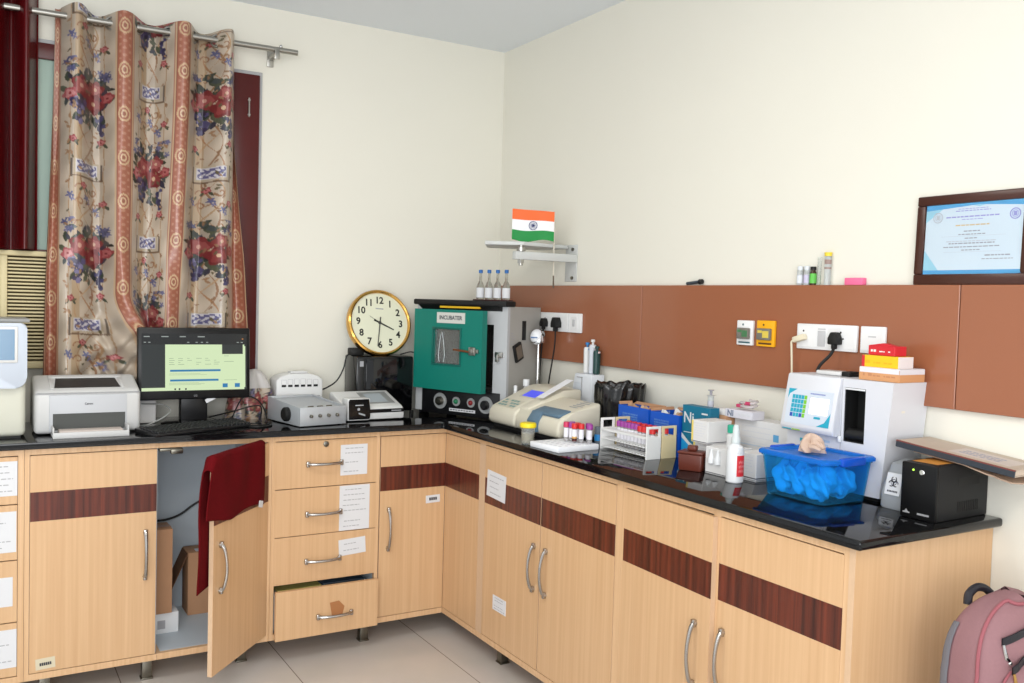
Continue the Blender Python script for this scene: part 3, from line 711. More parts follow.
# monitor
t = thing('monitor', 'black widescreen monitor showing a pale green document, in front of the floral curtain', 'monitor', (-1.598, -.24, CT))
b = MB(); b.M = Matrix.Translation((0, 0, .255)) @ Matrix.Rotation(-.07, 4, 'X')
b.box(-.226, .226, -.018, .018, -.152, .146, .006); b.box(-.15, .15, .018, .045, -.1, .1, .012); b.build('housing', mat('monitor_black', (12,12,14), .35, spec=.35), t)
MM = b.M.copy()
SCB = mat('screen_dark', (10,10,10), .2, emit=(38,44,44), es=.85); SCG = mat('screen_document', (10,10,10), .2, emit=(214,234,188), es=1.08)
SCK = mat('screen_bar', (10,10,10), .2, emit=(16,18,20), es=.8); SCBL = mat('screen_blue', (10,10,10), .2, emit=(30,130,190), es=.9); SCT = mat('screen_text', (10,10,10), .2, emit=(150,176,140), es=.9)
SCW = mat('screen_white', (10,10,10), .2, emit=(190,200,196), es=.8); SCO = mat('screen_orange', (10,10,10), .2, emit=(220,140,60), es=.8)
b = MB(); b.M = MM; W_, H_ = .212, .1185
def sr(x0, x1, z0, z1, mi, lift=0):     # fractions of the screen
    b.mi = mi; b.box(-W_+2*W_*x0, -W_+2*W_*x1, -.0187-lift, -.0182, .002+H_-2*H_*z1, .002+H_-2*H_*z0)
sr(0, 1, 0, 1, 0); sr(.0, 1, 0, .13, 2, .0002); sr(.0, 1, .13, .19, 2, .0002); sr(.215, .975, .19, .965, 1, .0002); sr(.0, .975, .94, .995, 1, .0003)
sr(.755, .96, .19, .36, 0, .0004); sr(.965, .985, .22, .96, 1, .0003)
for z in (.63, .80): sr(.26, .74 if z < .7 else .72, z, z+.035, 3, .0005)
sr(.76, .81, .955-.07, .965-.01, 3, .0005); sr(.88, .93, .885, .955, 3, .0005)
rnd = random.Random(3)
for r_ in range(4):
    for c_ in range(6):
        if rnd.random() < .8: x = .25+c_*.085; sr(x, x+rnd.uniform(.02, .06), .43+r_*.035, .437+r_*.035, 4, .0005)
for r_ in range(5): sr(.25, rnd.uniform(.45, .72), .86+r_*.016 if r_ < 3 else .70+(r_-3)*.02, .864+r_*.016 if r_ < 3 else .704+(r_-3)*.02, 4, .0005)
sr(.775, .82, .39, .397, 4, .0005); sr(.775, .87, .49, .497, 4, .0005); sr(.775, .9, .82, .826, 4, .0005)
for x in (.02, .18, .35, .52): sr(x, x+rnd.uniform(.03, .07), .045, .06, 5, .0005)
for x in (.02, .06, .42, .50, .55, .6, .9, .94): sr(x, x+.02, .145, .158, 5, .0005)
sr(.95, .965, .08, .1, 6, .0005)
for x in (.3, .34, .40): sr(x, x+.015, .955, .985, 0, .0005)
b.build('screen', [SCB, SCG, SCK, SCBL, SCT, SCW, SCO], t)
text(t, 'lettering', 'LG', .011, MM @ FACE(0, -.0187, -.138), mat('silver_print', (150,150,152), .4))
b = MB(); b.box(-.055, .055, -.005, .045, .01, .17, .008); b.build('stand_neck', BLACK, t)
b = MB(); b.lathe([(.115, 0), (.115, .006), (.1, .012), (.05, .016)], 32, M=Matrix.Diagonal((1.15, .8, 1, 1))); b.build('stand_foot', BLACKG, t)
b = MB(); b.slab((.045, -.0235, .085), (.9, 0, .43), (-.43, 0, .9), .04, .016, .001); b.build('sticker', PAPER, t, label='white sticker on the stand')
# keyboard
t = thing('keyboard', 'black keyboard lying askew on the worktop in front of the monitor', 'keyboard', (-1.636, -.445, CT), math.radians(24))
b = MB(); b.prism([(-.072, .0), (.072, .0), (.072, .022), (-.072, .012)], 'x', -.22, .22, .004); b.build('case', BLACK, t)
b = MB()
for r_ in range(6):
    y = -.060+r_*.0205; z = .0122+(y+.072)/.144*.0102
    if r_ == 0: ks = [(-.21, .028), (-.18, .028), (-.15, .028), (-.12, .11), (-.008, .028), (.022, .028), (.052, .026)]
    else: ks = [(-.21+k*.0192, .0165) for k in range(15)]
    ks += [(.086+k*.0192, .0165) for k in range(3)]+[(.148+k*.0182, .0155) for k in range(4)]
    for x, w in ks: b.box(x, x+w, y-.008, y+.0085, z-.003, z+.007, .002, 1)
b.build('keys', mat('key_black', (26,27,29), .45), t)
# bunched floral cloth right of the monitor
b = MB(); n1, n2 = 70, 60
def cloth_bundle(u, v):
    a = u*2*PI; r = (1-.12*math.sin(a*5+v*3)-.06*math.sin(a*9+1+v*7)); f = (1-v**2.2)**.5 if v < 1 else 0
    f = max(f, .02)
    return (.100*r*f*math.cos(a)+.02*v, .07*r*f*math.sin(a), .215*v)
b.grid(cloth_bundle, n1, n2)
o = b.build('floral_cloth', FLORAL, loc=(-1.335, -.115, CT), ang=80)
us, vs_ = np.meshgrid(np.linspace(0, 1, n1), np.linspace(0, 1, n2)); aa = (np.mod(us.ravel()*6, 1)-.5)*.15
with_cols(o, np.where((vs_.ravel() < .62)[:, None], floral(aa, vs_.ravel()*.32+.02, 5), L3((206,200,196))[None, :]))
tag(o, 'bunched floral cloth heaped between the monitor and the six-slot device', 'cloth')
# blue and white packet left of the monitor
b = MB(); b.box(-.05, .06, -.03, .03, 0, .095, .006); b.mi = 1; b.box(-.051, .061, -.031, .031, .095, .155, .008); b.mi = 2; b.box(-.02, .04, -.0322, -.031, .115, .135)
tag(b.build('packet', [CARD, mat('packet_blue', (30,60,130), .4), PAPER], loc=(-1.80, -.16, CT)), 'blue and white packet tucked between the printer and the monitor', 'packet')
# tangled leads
def cable(label, pts, r=.003, m=RUB):
    b = MB(); b.tube(bez(pts, 8), r, 8); return tag(b.build('cable', m), label, 'cable', None)
z = CT+.004
cable('black cable looping on the worktop right of the monitor', [(-1.52, -.12, z), (-1.44, -.30, z+.05), (-1.38, -.33, z+.07), (-1.33, -.29, z+.06), (-1.325, -.26, z), (-1.36, -.36, z), (-1.44, -.33, z)])
cable('black cable crossing in front of the floral cloth', [(-1.44, -.22, z), (-1.40, -.26, z+.10), (-1.34, -.25, z+.09), (-1.305, -.25, z+.045), (-1.30, -.28, z), (-1.33, -.40, z), (-1.38, -.42, z), (-1.43, -.40, z)])
cable('pale cable curving from the printer towards the monitor foot', [(-1.83, -.31, z), (-1.79, -.35, z+.015), (-1.73, -.33, z+.04), (-1.70, -.28, z+.06), (-1.72, -.22, z+.075), (-1.80, -.2, z+.08)], .003, mat('grey_cable', (150,152,150), .5))
cable('black cable lying from the silver box towards the keyboard', [(-1.30, -.33, z), (-1.33, -.44, z), (-1.39, -.47, z), (-1.42, -.45, z)], .004)
# six-slot device and silver box
t = thing('slot_device', 'white device with six small slots standing behind the silver box', 'device', (-1.120, -.115, CT))
b = MB(); b.prism([(-.108, 0), (.108, 0), (.108, .165), (.088, .182), (.05, .194), (-.05, .194), (-.088, .182), (-.108, .165)], 'y', -.05, .06, .006, 2); b.build('body', WHITE, t)
b = MB(); b.box(-.035, .045, -.02, .03, .192, .203, .004); b.mi = 1; b.box(-.035, .045, -.0215, -.02, .194, .197); b.build('handle', [WHITE, GINK], t)
b = MB()
for i in range(6): x = -.074+i*.0295; b.box(x-.010, x+.010, -.0515, -.049, .135, .145)
b.build('slots', BLACKM, t)
b = MB()
for i in range(6):
    x = -.074+i*.0295
    b.tube([(x-.011, -.0505, .147), (x-.011, -.0505, .172-.002*abs(i-2.5)), (x+.011, -.0505, .172-.002*abs(i-2.5)), (x+.011, -.0505, .147)], .0008, 5)
b.box(.07, .095, -.0508, -.05, .09, .094); b.build('slot_guides', GINK, t)
SB2 = mat('silver_grey', (182,186,190), .38, .3)
t = thing('silver_control_box', 'silver metal box with four small knobs on its front, before the six-slot device', 'device', (-1.123, -.50, CT), math.radians(10)); t.scale.x = .88
b = MB(); b.box(-.124, .124, 0, .012, .004, .082, .002); b.prism([(.012, .004), (.30, .004), (.30, .103), (.012, .082)], 'x', -.124, -.119, .001); b.prism([(.012, .004), (.30, .004), (.30, .103), (.012, .082)], 'x', .119, .124, .001); b.box(-.119, .119, .29, .30, .004, .103, .001); b.box(-.118, .118, .012, .29, .004, .012); b.build('case', SB2, t)
b = MB(); b.M = Matrix.Translation((0, .014, .074)) @ Matrix.Rotation(.074, 4, 'X'); b.box(-.118, .118, 0, .275, -.004, .0); b.build('top_plate', mat('silver_top', (170,174,178), .3, .3), t)
b = MB()
for i in range(3): b.box(-.06+i*.05, -.03+i*.05, .036, .044, .074, .083, .002)
b.build('top_clips', DSTEEL, t)
for i in range(4):
    b = MB(); b.lathe([(.0075, 0), (.0075, -.004), (.0055, -.014), (.004, -.015)], 16, (-.068+i*.0465, 0, .045), ax='y'); b.build('knob', DSTEEL, t)
MB().lathe([(.03, 0), (.03, -.018), (.024, -.024)], 24, (-.124, .11, .045), ax='x').build('side_knob', BLACKM, t)
b = MB()
for x in (-.1, .1):
    for y in (.02, .28): b.cyl((x, y, 0), (x, y, .004), .008, n=12)
b.build('foot', BLACKM, t)
# haemoglobin meter
t = thing('blood_meter', 'white tabletop blood meter with a sloping grey screen and a black front port', 'meter', (-.835, -.398, CT), math.radians(2))
b = MB(); b.prism([(-.0, .006), (.26, .006), (.272, .035), (.26, .052), (.22, .104), (.05, .104), (.0, .104)], 'z', 0, 0) if 0 else None
b.M = Matrix.Translation((-.150, 0, 0)) @ Matrix.Diagonal((1.08, 1, 1, 1))
b.prism([(0, 0), (.26, 0), (.265, .17), (.02, .21), (0, .21)], 'z', .004, .052, .006, 2)
b.prism([(.0, .050), (.02, .062), (.19, .114), (.208, .105), (.208, .050)], 'x', 0, .258, .006, 2)
b.prism([(-.002, .004), (.098, .004), (.098, .102), (-.002, .102)], 'y', -.018, .05, .006, 2)
b.build('body', WHITE, t)
b = MB(); b.M = Matrix.Translation((-.150, 0, 0)) @ Matrix.Diagonal((1.08, 1, 1, 1)); b.prism([(.004, .010), (.093, .010), (.097, .02), (.097, .05), (.091, .099), (.006, .099), (.002, .09)], 'y', -.0205, -.017, .0008, 1); b.box(.094, .258, -.0022, .002, .034, .05)
b.build('port_panel', BLACKG, t)
b = MB(); b.M = Matrix.Translation((-.150, 0, 0)) @ Matrix.Diagonal((1.08, 1, 1, 1)); b.box(.03, .066, -.0225, -.0205, .07, .075, .001); b.cyl((.045, -.0205, .055), (.045, -.023, .055), .006, n=12); b.slab((.045, -.0225, .034), (1, 0, -.35), (0, 0, 1), .03, .007, .0015); b.build('port', SB2, t)
b = MB(); b.M = Matrix.Translation((-.150, 0, 0)) @ Matrix.Diagonal((1.08, 1, 1, 1)); b.slab((.108, .045, .0692), (1, 0, 0), (0, .17, .052), .13, .13, .0016); b.mi = 1; b.slab((.13, .06, .0738), (1, 0, 0), (0, .17, .052), .08, .095, .0022)
b.build('screen', [mat('meter_grey', (140,142,140), .3), mat('meter_lcd', (176,184,190), .2)], t)
b = MB(); b.M = Matrix.Translation((-.150, 0, 0)) @ Matrix.Diagonal((1.08, 1, 1, 1)); b.box(.20, .245, -.0026, -.002, .039, .044); b.build('print', mat('silver_print', (150,150,152), .4), t)
# black box with the clock leaning on it
t = thing('black_box', 'glossy black box unit against the wall with the round clock standing on top', 'box', (-.714, -.177, CT))
b = MB(); b.box(-.140, .150, 0, .16, .008, .272, .008); b.build('case', BLACKG, t)
b = MB(); b.box(-.134, -.10, -.004, .01, .02, .262, .003); b.build('control_strip', mat('speckled_black', (34,34,34), .4), t)
b = MB(); b.box(-.094, .146, -.005, .01, .02, .262, .003); b.build('door', mat('black_glass', (6,6,8), .06), t)
b = MB(); b.box(-.126, -.108, -.006, -.004, .225, .25); b.build('badge', GINK, t)
b = MB()
for x in (-.125, .15):
    for y in (.01, .15): b.cyl((x, y, 0), (x, y, .008), .01, n=10)
b.build('foot', BLACKM, t)
# clock
tilt = math.radians(14)
t = thing('wall_clock', 'round gold-rimmed clock with black numerals leaning on the black box', 'clock', (-.725, -.155, CT+.2725), (-tilt, math.radians(3.2), 0))
R_ = .163; GOLD = mat('gold_rim', (206,160,84), .16, 1)
b = MB(); b.lathe([(R_*.96, .045), (R_*.99, .03), (R_, .008), (R_-.003, -.004), (R_-.010, -.0085), (R_-.0165, -.006), (R_-.018, .004)], 72, (0, 0, R_), ax='y', cap=False); b.build('rim', GOLD, t)
b = MB(); b.lathe([(R_*.97, .044), (R_*.97, .038)], 48, (0, 0, R_), ax='y'); b.build('back', WHITE, t)
b = MB(); b.lathe([(R_-.016, .006), (R_-.017, .0035)], 64, (0, 0, R_), ax='y'); b.build('dial', mat('dial_ivory', (222,222,198), .5), t)
for h in range(1, 13):
    a = h*PI/6; text(t, 'numeral', str(h), .046, FACE(.109*math.sin(a), .003, R_+.109*math.cos(a)), INK if 0 else mat('numeral_black', (24,24,22), .5), bold=.0012, sx=.95)
def hand(name, ang, l, tail, w, m, y):
    b = MB(); b.M = Matrix.Translation((0, y, R_)) @ Matrix.Rotation(ang, 4, 'Y'); b.prism([(-w/2, -tail), (w/2, -tail), (w*.3, l), (-w*.3, l)], 'y', -.0006, .0006); b.cyl((0, .002, 0), (0, -.002, 0), w*.9, n=14) ; b.build(name, m, t)
hand('hour_hand', math.radians(113), .078, .032, .0085, mat('numeral_black', (24,24,22), .5), .0015)
hand('minute_hand', math.radians(187), .118, .028, .006, mat('hand_grey', (70,70,66), .5), -.001)
hand('second_hand', math.radians(-62), .062, .02, .0018, mat('hand_grey', (70,70,66), .5), -.003)
words_b = MB(); rnd = random.Random(9)
for i in range(6): words_b.box(-.02+i*.0068, -.0145+i*.0068, .0025, .0034, R_+.066, R_+.0715)
words_b.build('maker_mark', GINK, t)
b = MB(); b.tube(bez([(-1.02, -.09, CT+.105), (-.985, -.10, CT+.115), (-.925, -.10, CT+.15), (-.89, -.10, CT+.21), (-.875, -.10, CT+.268), (-.845, -.10, CT+.285)]), .0035, 8)
tag(b.build('cable', RUB), 'thin black cable rising along the wall beside the black box', 'cable')
b = MB(); b.box(-.035, .035, -.022, .022, 0, .036, .006); b.mi = 0
t2_ = b.build('power_adapter', BLACKM, loc=(-.83, -.10, CT+.2725)); tag(t2_, 'small black power adapter on the black box behind the clock', 'adapter')
b = MB(); b.tube(bez([(-.60, -.10, CT+.276), (-.555, -.11, CT+.288), (-.535, -.115, CT+.286)]), .003, 8); tag(b.build('cable', RUB), 'short black cable on the black box running to the incubator', 'cable')
# ------------------------------------------------------------------ incubator across the corner
ang = math.atan2(-.894, .447)
t = thing('incubator', 'incubator with a dark green windowed door standing across the corner', 'incubator', (-.418, -.384, CT), ang)
IG = mat('incubator_grey', (186,188,190), .4); IS = mat('incubator_side', (168,166,160), .45, var=.06, vscale=12)
IW = .262; ID = .29; Z1 = .524
b = MB()
b.box(-IW, -IW+.05, 0, .02, .012, Z1); b.box(IW-.075, IW, 0, .02, .012, Z1); b.box(-IW+.05, IW-.075, 0, .02, .44, Z1); b.mi = 2; b.box(-IW+.05, IW-.075, .0, .02, .125, .14)
b.mi = 1; b.box(-IW, -IW+.004, .02, ID, .012, Z1); b.box(IW-.004, IW, .02, ID, .012, Z1); b.box(-IW+.004, IW-.004, ID-.006, ID, .012, Z1); b.box(-IW+.004, IW-.004, .02, ID-.006, Z1-.006, Z1)
b.box(-IW+.004, IW-.004, .02, ID-.006, .125, .132)
b.build('body', [IG, IS, BLACKM], t)
b = MB(); b.box(-IW+.05, IW-.06, .16, .165, .14, .44); b.box(-IW+.05, -IW+.054, .02, .16, .14, .44); b.box(IW-.08, IW-.076, .02, .16, .14, .44); b.build('chamber', mat('chamber_steel', (120,112,108), .25, .8), t)
b = MB(); b.box(-IW-.004, IW+.008, -.030, .055, Z1, Z1+.026, .006); b.prism([(-.035, Z1), (.01, Z1), (.005, Z1-.025)], 'x', -IW+.03, IW-.03); b.build('top_slab', BLACKM, t)
b = MB(); b.box(-.105, .125, -.03, -.018, Z1-.013, Z1-.004); b.build('yellow_strip', mat('incubator_yellow', (226,178,30), .5), t)
b = MB(); b.box(-IW+.045, IW-.03, -.008, .0, .004, .125, .002); b.build('control_panel', mat('panel_black', (20,20,22), .3), t)
for x, r in ((-.105, .038), (.158, .040)):
    b = MB(); b.lathe([(r, 0), (r, -.003), (r*.86, -.003), (r*.86, -.001)], 32, (x, -.008, .066), ax='y'); k_ = b.build('dial_ring', mat('dial_silver', (178,180,180), .35, .4), t)
    b = MB(); b.lathe([(r*.55, 0), (r*.55, -.014), (r*.4, -.022), (r*.35, -.022)], 24, (x, -.009, .066), ax='y'); b.build('dial_knob', BLACK if x > 0 else DSTEEL, k_)
for x, m in ((-.01, mat('lamp_green', (30,120,80), .3)), (.075, mat('lamp_red', (140,30,34), .3))):
    b = MB(); b.lathe([(.022, 0), (.022, -.003), (.018, -.003)], 24, (x, -.008, .07), ax='y'); k_ = b.build('lamp_ring', mat('dial_silver', (178,180,180), .35, .4), t)
    MB().sphere((x, -.012, .07), .012, 14, 8).build('lamp', m, k_)
b = MB(); b.box(-.05, .10, -.0095, -.008, .022, .036); b.mi = 1
for i in range(9): b.box(-.044+i*.0155, -.033+i*.0155, -.01, -.0095, .027, .0315)
b.build('panel_label', [PAPER, INK], t)
# door, swung a little open about its left edge
GREEN = mat('incubator_green', (6,118,104), .42, var=.04, vscale=15)
dr = bpy.data.objects.new('door', None); C.objects.link(dr); dr.parent = t; dr.location = (-IW+.020, -.012, 0); dr.rotation_euler = (0, 0, math.radians(-13))
bpy.data.objects.remove(dr)
DM = Matrix.Translation((-IW+.018, -.006, 0)) @ Matrix.Rotation(math.radians(-6), 4, 'Z')
DW = .43; z0, z1 = .124, .503; wx0, wx1, wz0, wz1 = .125, .30, .245, .415
b = MB(); b.M = DM
for (x0, x1, c0, c1) in ((0, wx0, z0, z1), (wx1, DW, z0, z1), (wx0, wx1, z0, wz0), (wx0, wx1, wz1, z1)): b.box(x0, x1, -.034, 0, c0, c1)
door_i = b.build('door', GREEN, t)
b = MB(); b.M = DM; b.box(wx0-.006, wx1+.006, -.0375, -.034, wz0-.006, wz0+.004, .001); b.box(wx0-.006, wx1+.006, -.0375, -.034, wz1-.004, wz1+.006, .001); b.box(wx0-.006, wx0+.004, -.0375, -.034, wz0+.004, wz1-.004, .001); b.box(wx1-.004, wx1+.006, -.0375, -.034, wz0+.004, wz1-.004, .001); b.build('window_trim', mat('window_trim', (10,96,86), .4), door_i)
b = MB(); b.M = DM; b.box(wx0, wx1, -.02, -.016, wz0, wz1); b.build('window_glass', GLASS, door_i)
b = MB(); b.M = DM; b.box(.13, .205, -.014, -.010, .25, .41); b.box(.207, .297, -.014, -.010, .25, .41); b.build('inner_flap', mat('flap_steel', (150,146,138), .22, .9), door_i)
b = MB(); b.M = DM; b.tube(bez([(.155, -.0185, .255), (.150, -.0185, .30), (.168, -.0185, .395), (.187, -.0185, .30), (.183, -.0185, .255)], 10), .0035, 8); b.build('bent_wire', CHROME, door_i)
b = MB(); b.M = DM; b.box(.15, .325, -.0375, -.034, .440, .490); b.build('name_plate', mat('name_plate', (206,206,200), .5), door_i)
text(door_i, 'lettering', 'INCUBATER', .0265, DM @ FACE(.2375, -.0378, .465), mat('plate_ink', (84,88,92), .6), bold=.0008)
b = MB(); b.M = DM; b.box(.355, .395, -.042, -.034, .297, .335, .003); b.box(.365, .385, -.052, -.042, .304, .328, .003); b.box(.395, .415, -.046, -.034, .308, .326, .003); b.build('latch', STEEL, door_i)
b = MB(); b.M = DM; b.cyl((.365, -.045, .313), (.265, -.042, .319), .005, n=10); b.build('latch_lever', mat('copper_lever', (150,92,62), .35, .7), door_i)
b = MB(); b.box(IW-.06, IW-.02, -.012, 0, .29, .315, .003); b.box(IW-.05, IW-.035, -.022, -.012, .27, .305, .003); b.build('strike', STEEL, t)
for z in (.16, .40): MB().cyl((-IW+.016, -.016, z), (-IW+.016, -.016, z+.05), .007, n=12).build('hinge', DSTEEL, t)
b = MB(); b.box(IW, IW+.004, .125, .155, .37, .46, .001); b.build('vent_slot', BLACKM, t)
b = MB(); b.M = Matrix.Translation((IW, .085, .315)) @ Matrix.Rotation(.35, 4, 'X'); b.box(0, .014, -.032, .032, -.042, .042, .004); b.mi = 1; b.box(.0135, .0145, -.022, .024, -.03, .03); b.build('side_switch', [BLACKM, mat('side_label', (110,100,88), .5)], t)
b = MB()
for i in range(5): b.box(IW, IW+.0006, .03, .05+.008*(i % 3), .40-i*.012, .404-i*.012)
b.build('side_print', GINK, t)
b = MB()
for x in (-IW+.03, IW-.03):
    for y in (.03, ID-.03): b.box(x-.018, x+.018, y-.018, y+.018, 0, .012, .002)
b.build('foot', BLACKM, t)
# four blue-capped vials in a dark holder on top
INC = Matrix.Translation((-.418, -.384, CT)) @ Matrix.Rotation(ang, 4, 'Z')
p = INC @ Vector((IW-.104, .028, Z1+.026))
b = MB(); b.box(-.098, .098, -.024, .024, 0, .006, .002)
tag(b.build('tray', mat('maroon_tray', (62,24,24), .4), loc=p, rot=ang), 'narrow dark maroon tray under the four blue-capped vials', 'tray')
pos = ['leftmost, nearest the clock', 'second from the left', 'third from the left', 'rightmost, above the incubator corner']
first = None
for i in range(4):
    q = INC @ Vector((IW-.104-.072+i*.048, .028, Z1+.032))
    lab = 'small clear vial with a blue cap on the incubator, '+pos[i]
    if first is None:
        first = thing('vial', lab, 'vial', q, .3, 'blue-capped vials on the incubator')
        b = MB(); b.lathe([(.017, 0), (.0185, .003), (.0185, .058), (.013, .074), (.0065, .086), (.0058, .126)], 20); b.build('glass', mat('vial_glass', (206,206,196), .1, trans=.75, ior=1.2), first)
        b = MB(); b.lathe([(.0187, .008), (.0187, .054)], 20, cap=False); b.build('label', PAPER, first)
        b = MB(); b.lathe([(.0095, .122), (.0095, .136), (.008, .138)], 14); b.build('cap', mat('cap_blue', (36,100,170), .4), first, label='blue cap')
    else: dup(first, q, .3, lab)
# ------------------------------------------------------------------ things on the right-hand worktop
R90 = -PI/2
# chemistry analyser: local x runs towards the camera, local -y faces the room
CA = mat('analyser_putty', (214,208,190), .42); CAB = mat('slate_blue_plastic', (92,118,138), .4)
t = thing('chemistry_analyser', 'putty-coloured chemistry analyser with a lit blue display beside the incubator', 'analyser', (-.43, -.955, CT), R90)
b = MB()
b.prism([(.012, .012), (-.004, .03), (.0, .07), (.014, .09), (.20, .172), (.225, .178), (.31, .178), (.31, .012)], 'x', -.262, -.045, .012, 3)
b.build('display_housing', CA, t)
b = MB()
b.prism([(.012, .012), (.0, .03), (.004, .066), (.03, .098), (.08, .116), (.215, .15), (.215, .012)], 'x', -.045, .285, .014, 3)
b.prism([(.03, .06), (.03, .104), (.21, .176), (.30, .176), (.30, .06)], 'x', -.05, .02, .008, 2)
b.build('reading_housing', CA, t)
b = MB(); b.box(-.25, .27, .02, .20, 0, .014); b.build('foot', BLACKM, t)
b = MB()
b.prism([(-.008, .022), (-.007, .066), (.020, .105), (.028, .100), (.006, .066), (.006, .022)], 'x', .070, .145, .0025, 2)
b.prism([(.02, .1025), (.055, .1135), (.08, .121), (.08, .113), (.02, .09)], 'x', .07, .265, .004, 2)
b.build('lid', CAB, t, label='slate blue lid')
sl = Vector((0, .186, .082)).normalized()
def onslope(y): return .09+(y-.014)*.082/.186
b = MB(); b.slab((-.175, .118, onslope(.118)-.002), (1, 0, 0), sl, .105, .056, .0032); b.build('display', mat('lit_display', (20,20,60), .2, emit=(92,100,250), es=1.0), t, label='lit blue display')
b = MB(); b.slab((-.19, .111, onslope(.111)-.004), (1, 0, 0), sl, .135, .07, .0042); b.build('display_bezel', mat('bezel_putty', (196,192,176), .4), t)
KG = mat('key_teal_grey', (120,152,146), .5)
b = MB(); b.slab((-.235, .02, onslope(.02)-.004), (1, 0, 0), sl, .15, .068, .0045); b.mi = 1
for i in range(6):
    for j in range(3):
        if (i+j) % 4 != 3: b.slab((-.228+i*.0235, .026+j*.019, onslope(.026+j*.019)+.0003), (1, 0, 0), sl, .018, .012, .0012)
b.build('keypad', [mat('keypad_putty', (202,196,178), .5), KG], t)
b = MB(); b.slab((-.02, .095, .145), (1, 0, 0), (0, .90, .43), .05, .17, .0012); b.build('paper_strip', mat('strip_white', (232,232,236), .6), t, label='white paper strip from the built-in printer')
b = MB()
for i in range(5): b.slab((.19, .12+i*.017, .1275+i*.0043), (1, 0, 0), (0, .135, .034), .055+.012*(i % 2), .005, .0009)
b.build('side_print', GINK, t)
# white bottles behind it
for i, (x, y, h, r) in enumerate(((-.282, -.672, .170, .014), (-.212, -.650, .195, .018))):
    t = thing('bottle', ('small white bottle with a narrow cap beside the incubator', 'white bottle with a wide cap between the incubator and the lamp stalk')[i], 'bottle', (x, y, CT))
    b = MB(); b.lathe([(r, 0), (r, h*.72), (r*.55, h*.82), (r*.5, h*.84)], 20); b.build('body', WHITE, t)
    b = MB(); b.lathe([(r*(.62, .85)[i], h*.84), (r*(.62, .85)[i], h*.98), (r*(.4, .8)[i], h)], 18); b.build('cap', WHITEG, t)
# round-headed thing on a chrome stalk
t = thing('stalk_lamp', 'white domed lamp head on a slim chrome stalk behind the chemistry analyser', 'lamp', (-.098, -.566, CT))
b = MB(); b.lathe([(.028, 0), (.028, .012), (.014, .022)], 28); b.build('base', CHROME, t)
b = MB(); b.tube([(0, 0, .02), (0, 0, .2), (.0, 0, .355)], [.010, .0085, .006], 12); b.build('stalk', CHROME, t)
M_ = Matrix.Translation((0, 0, .382)) @ Matrix.Rotation(-.55, 4, 'Z')
b = MB(); b.M = M_; b.lathe([(.028, -.025), (.036, -.022), (.037, -.008), (.035, .012), (.024, .03), (.010, .037), (.001, .038)], 28); b.build('head', CHROME, t)
b = MB(); b.M = M_ @ Matrix.Translation((-.008, -.006, .004)); b.sphere((0, 0, 0), (.033, .034, .037), 24, 14); b.build('dome', mat('dome_white', (240,242,246), .2), t)
b = MB(); b.M = M_ @ Matrix.Translation((-.008, -.006, .002)) @ Matrix.Rotation(.55-.55, 4, 'Z')
for i in range(5): a = -2.5+i*.22; b.box(.0345*math.cos(a)-.003, .0345*math.cos(a)+.003, .0345*math.sin(a)-.0015, .0345*math.sin(a)+.0015, -.003, .003)
b.build('dome_print', mat('print_blue', (70,110,160), .5), t)
# pipette stand with three pipettes
t = thing('pipette_stand', 'white block pipette stand behind the chemistry analyser', 'stand', (-.05, -.915, CT), R90)
b = MB(); b.prism([(-.125, 0), (.07, 0), (.07, .240), (-.06, .240)], 'y', -.035, .035, .006, 2); b.build('body', mat('stand_white', (222,226,232), .3), t)
b = MB(); b.box(-.06, .0, -.037, -.033, .13, .20, .002); b.mi = 1; b.box(-.004, .0, -.0385, -.035, .14, .225); b.box(-.04, .0, -.0385, -.035, .222, .225); b.build('front_recess', [mat('stand_shade', (200,206,214), .3), GINK], t)
spec = [('white pipette with a blue plunger, left of the three on the stand', -.018, WHITE, mat('pipette_blue', (40,120,180), .4), .135),
        ('pale grey pipette, tallest of the three on the stand', .022, mat('pipette_grey', (200,204,212), .4), WHITE, .15),
        ('dark green pipette, right of the three on the stand', .055, mat('pipette_green', (24,62,60), .4), mat('pipette_green', (24,62,60), .4), .122)]
for lab, dx, m1, m2, h in spec:
    p = thing('pipette', lab, 'pipette', (-.05, -.915-dx, CT+.2405), R90)
    b = MB(); b.lathe([(.009, 0), (.013, .004), (.0135, h*.8), (.011, h*.86)], 16, M=Matrix.Diagonal((1, 1.3, 1, 1))); b.build('body', m1, p)
    b = MB(); b.lathe([(.005, h*.86), (.005, h*.93), (.0095, h*.94), (.0095, h), (.008, h+.002)], 14); b.build('plunger', m2, p)
    b = MB(); b.box(-.0, .02, -.005, .005, h*.76, h*.83, .003); b.build('finger_hook', m2 if dx < .05 else mat('pale_pink', (220,190,190), .5), p)
# bag-lined bin
t = thing('waste_bin', 'round bin lined with a black plastic bag behind the blue boxes', 'bin', (-.112, -1.222, CT))
b = MB(); b.lathe([(.062, 0), (.086, .20), (.080, .20), (.058, .008)], 32, cap=False); b.lathe([(.062, 0), (.001, 0)], 32, cap=False); b.build('bin', mat('bin_grey', (60,60,62), .5), t)
b = MB(); rnd = random.Random(12)
def bagf(u, v):
    a = u*2*PI; w = .004*math.sin(a*9+v*4)+.003*math.sin(a*17+v*9)+.003*math.sin(a*5+2-v*7)
    pr_ = [(.070, .06), (.083, .19), (.090, .222), (.099, .226), (.104, .214), (.101, .16), (.088, .075)]
    k_ = v*(len(pr_)-1); i = min(int(k_), len(pr_)-2); f = k_-i
    r = pr_[i][0]*(1-f)+pr_[i+1][0]*f; z = pr_[i][1]*(1-f)+pr_[i+1][1]*f
    return ((r+w*.8)*math.cos(a), (r+w*.8)*math.sin(a), z+w*.8+(.016*math.sin(a*2+.5)+.012*math.sin(a*6))*max(0, v-.7))
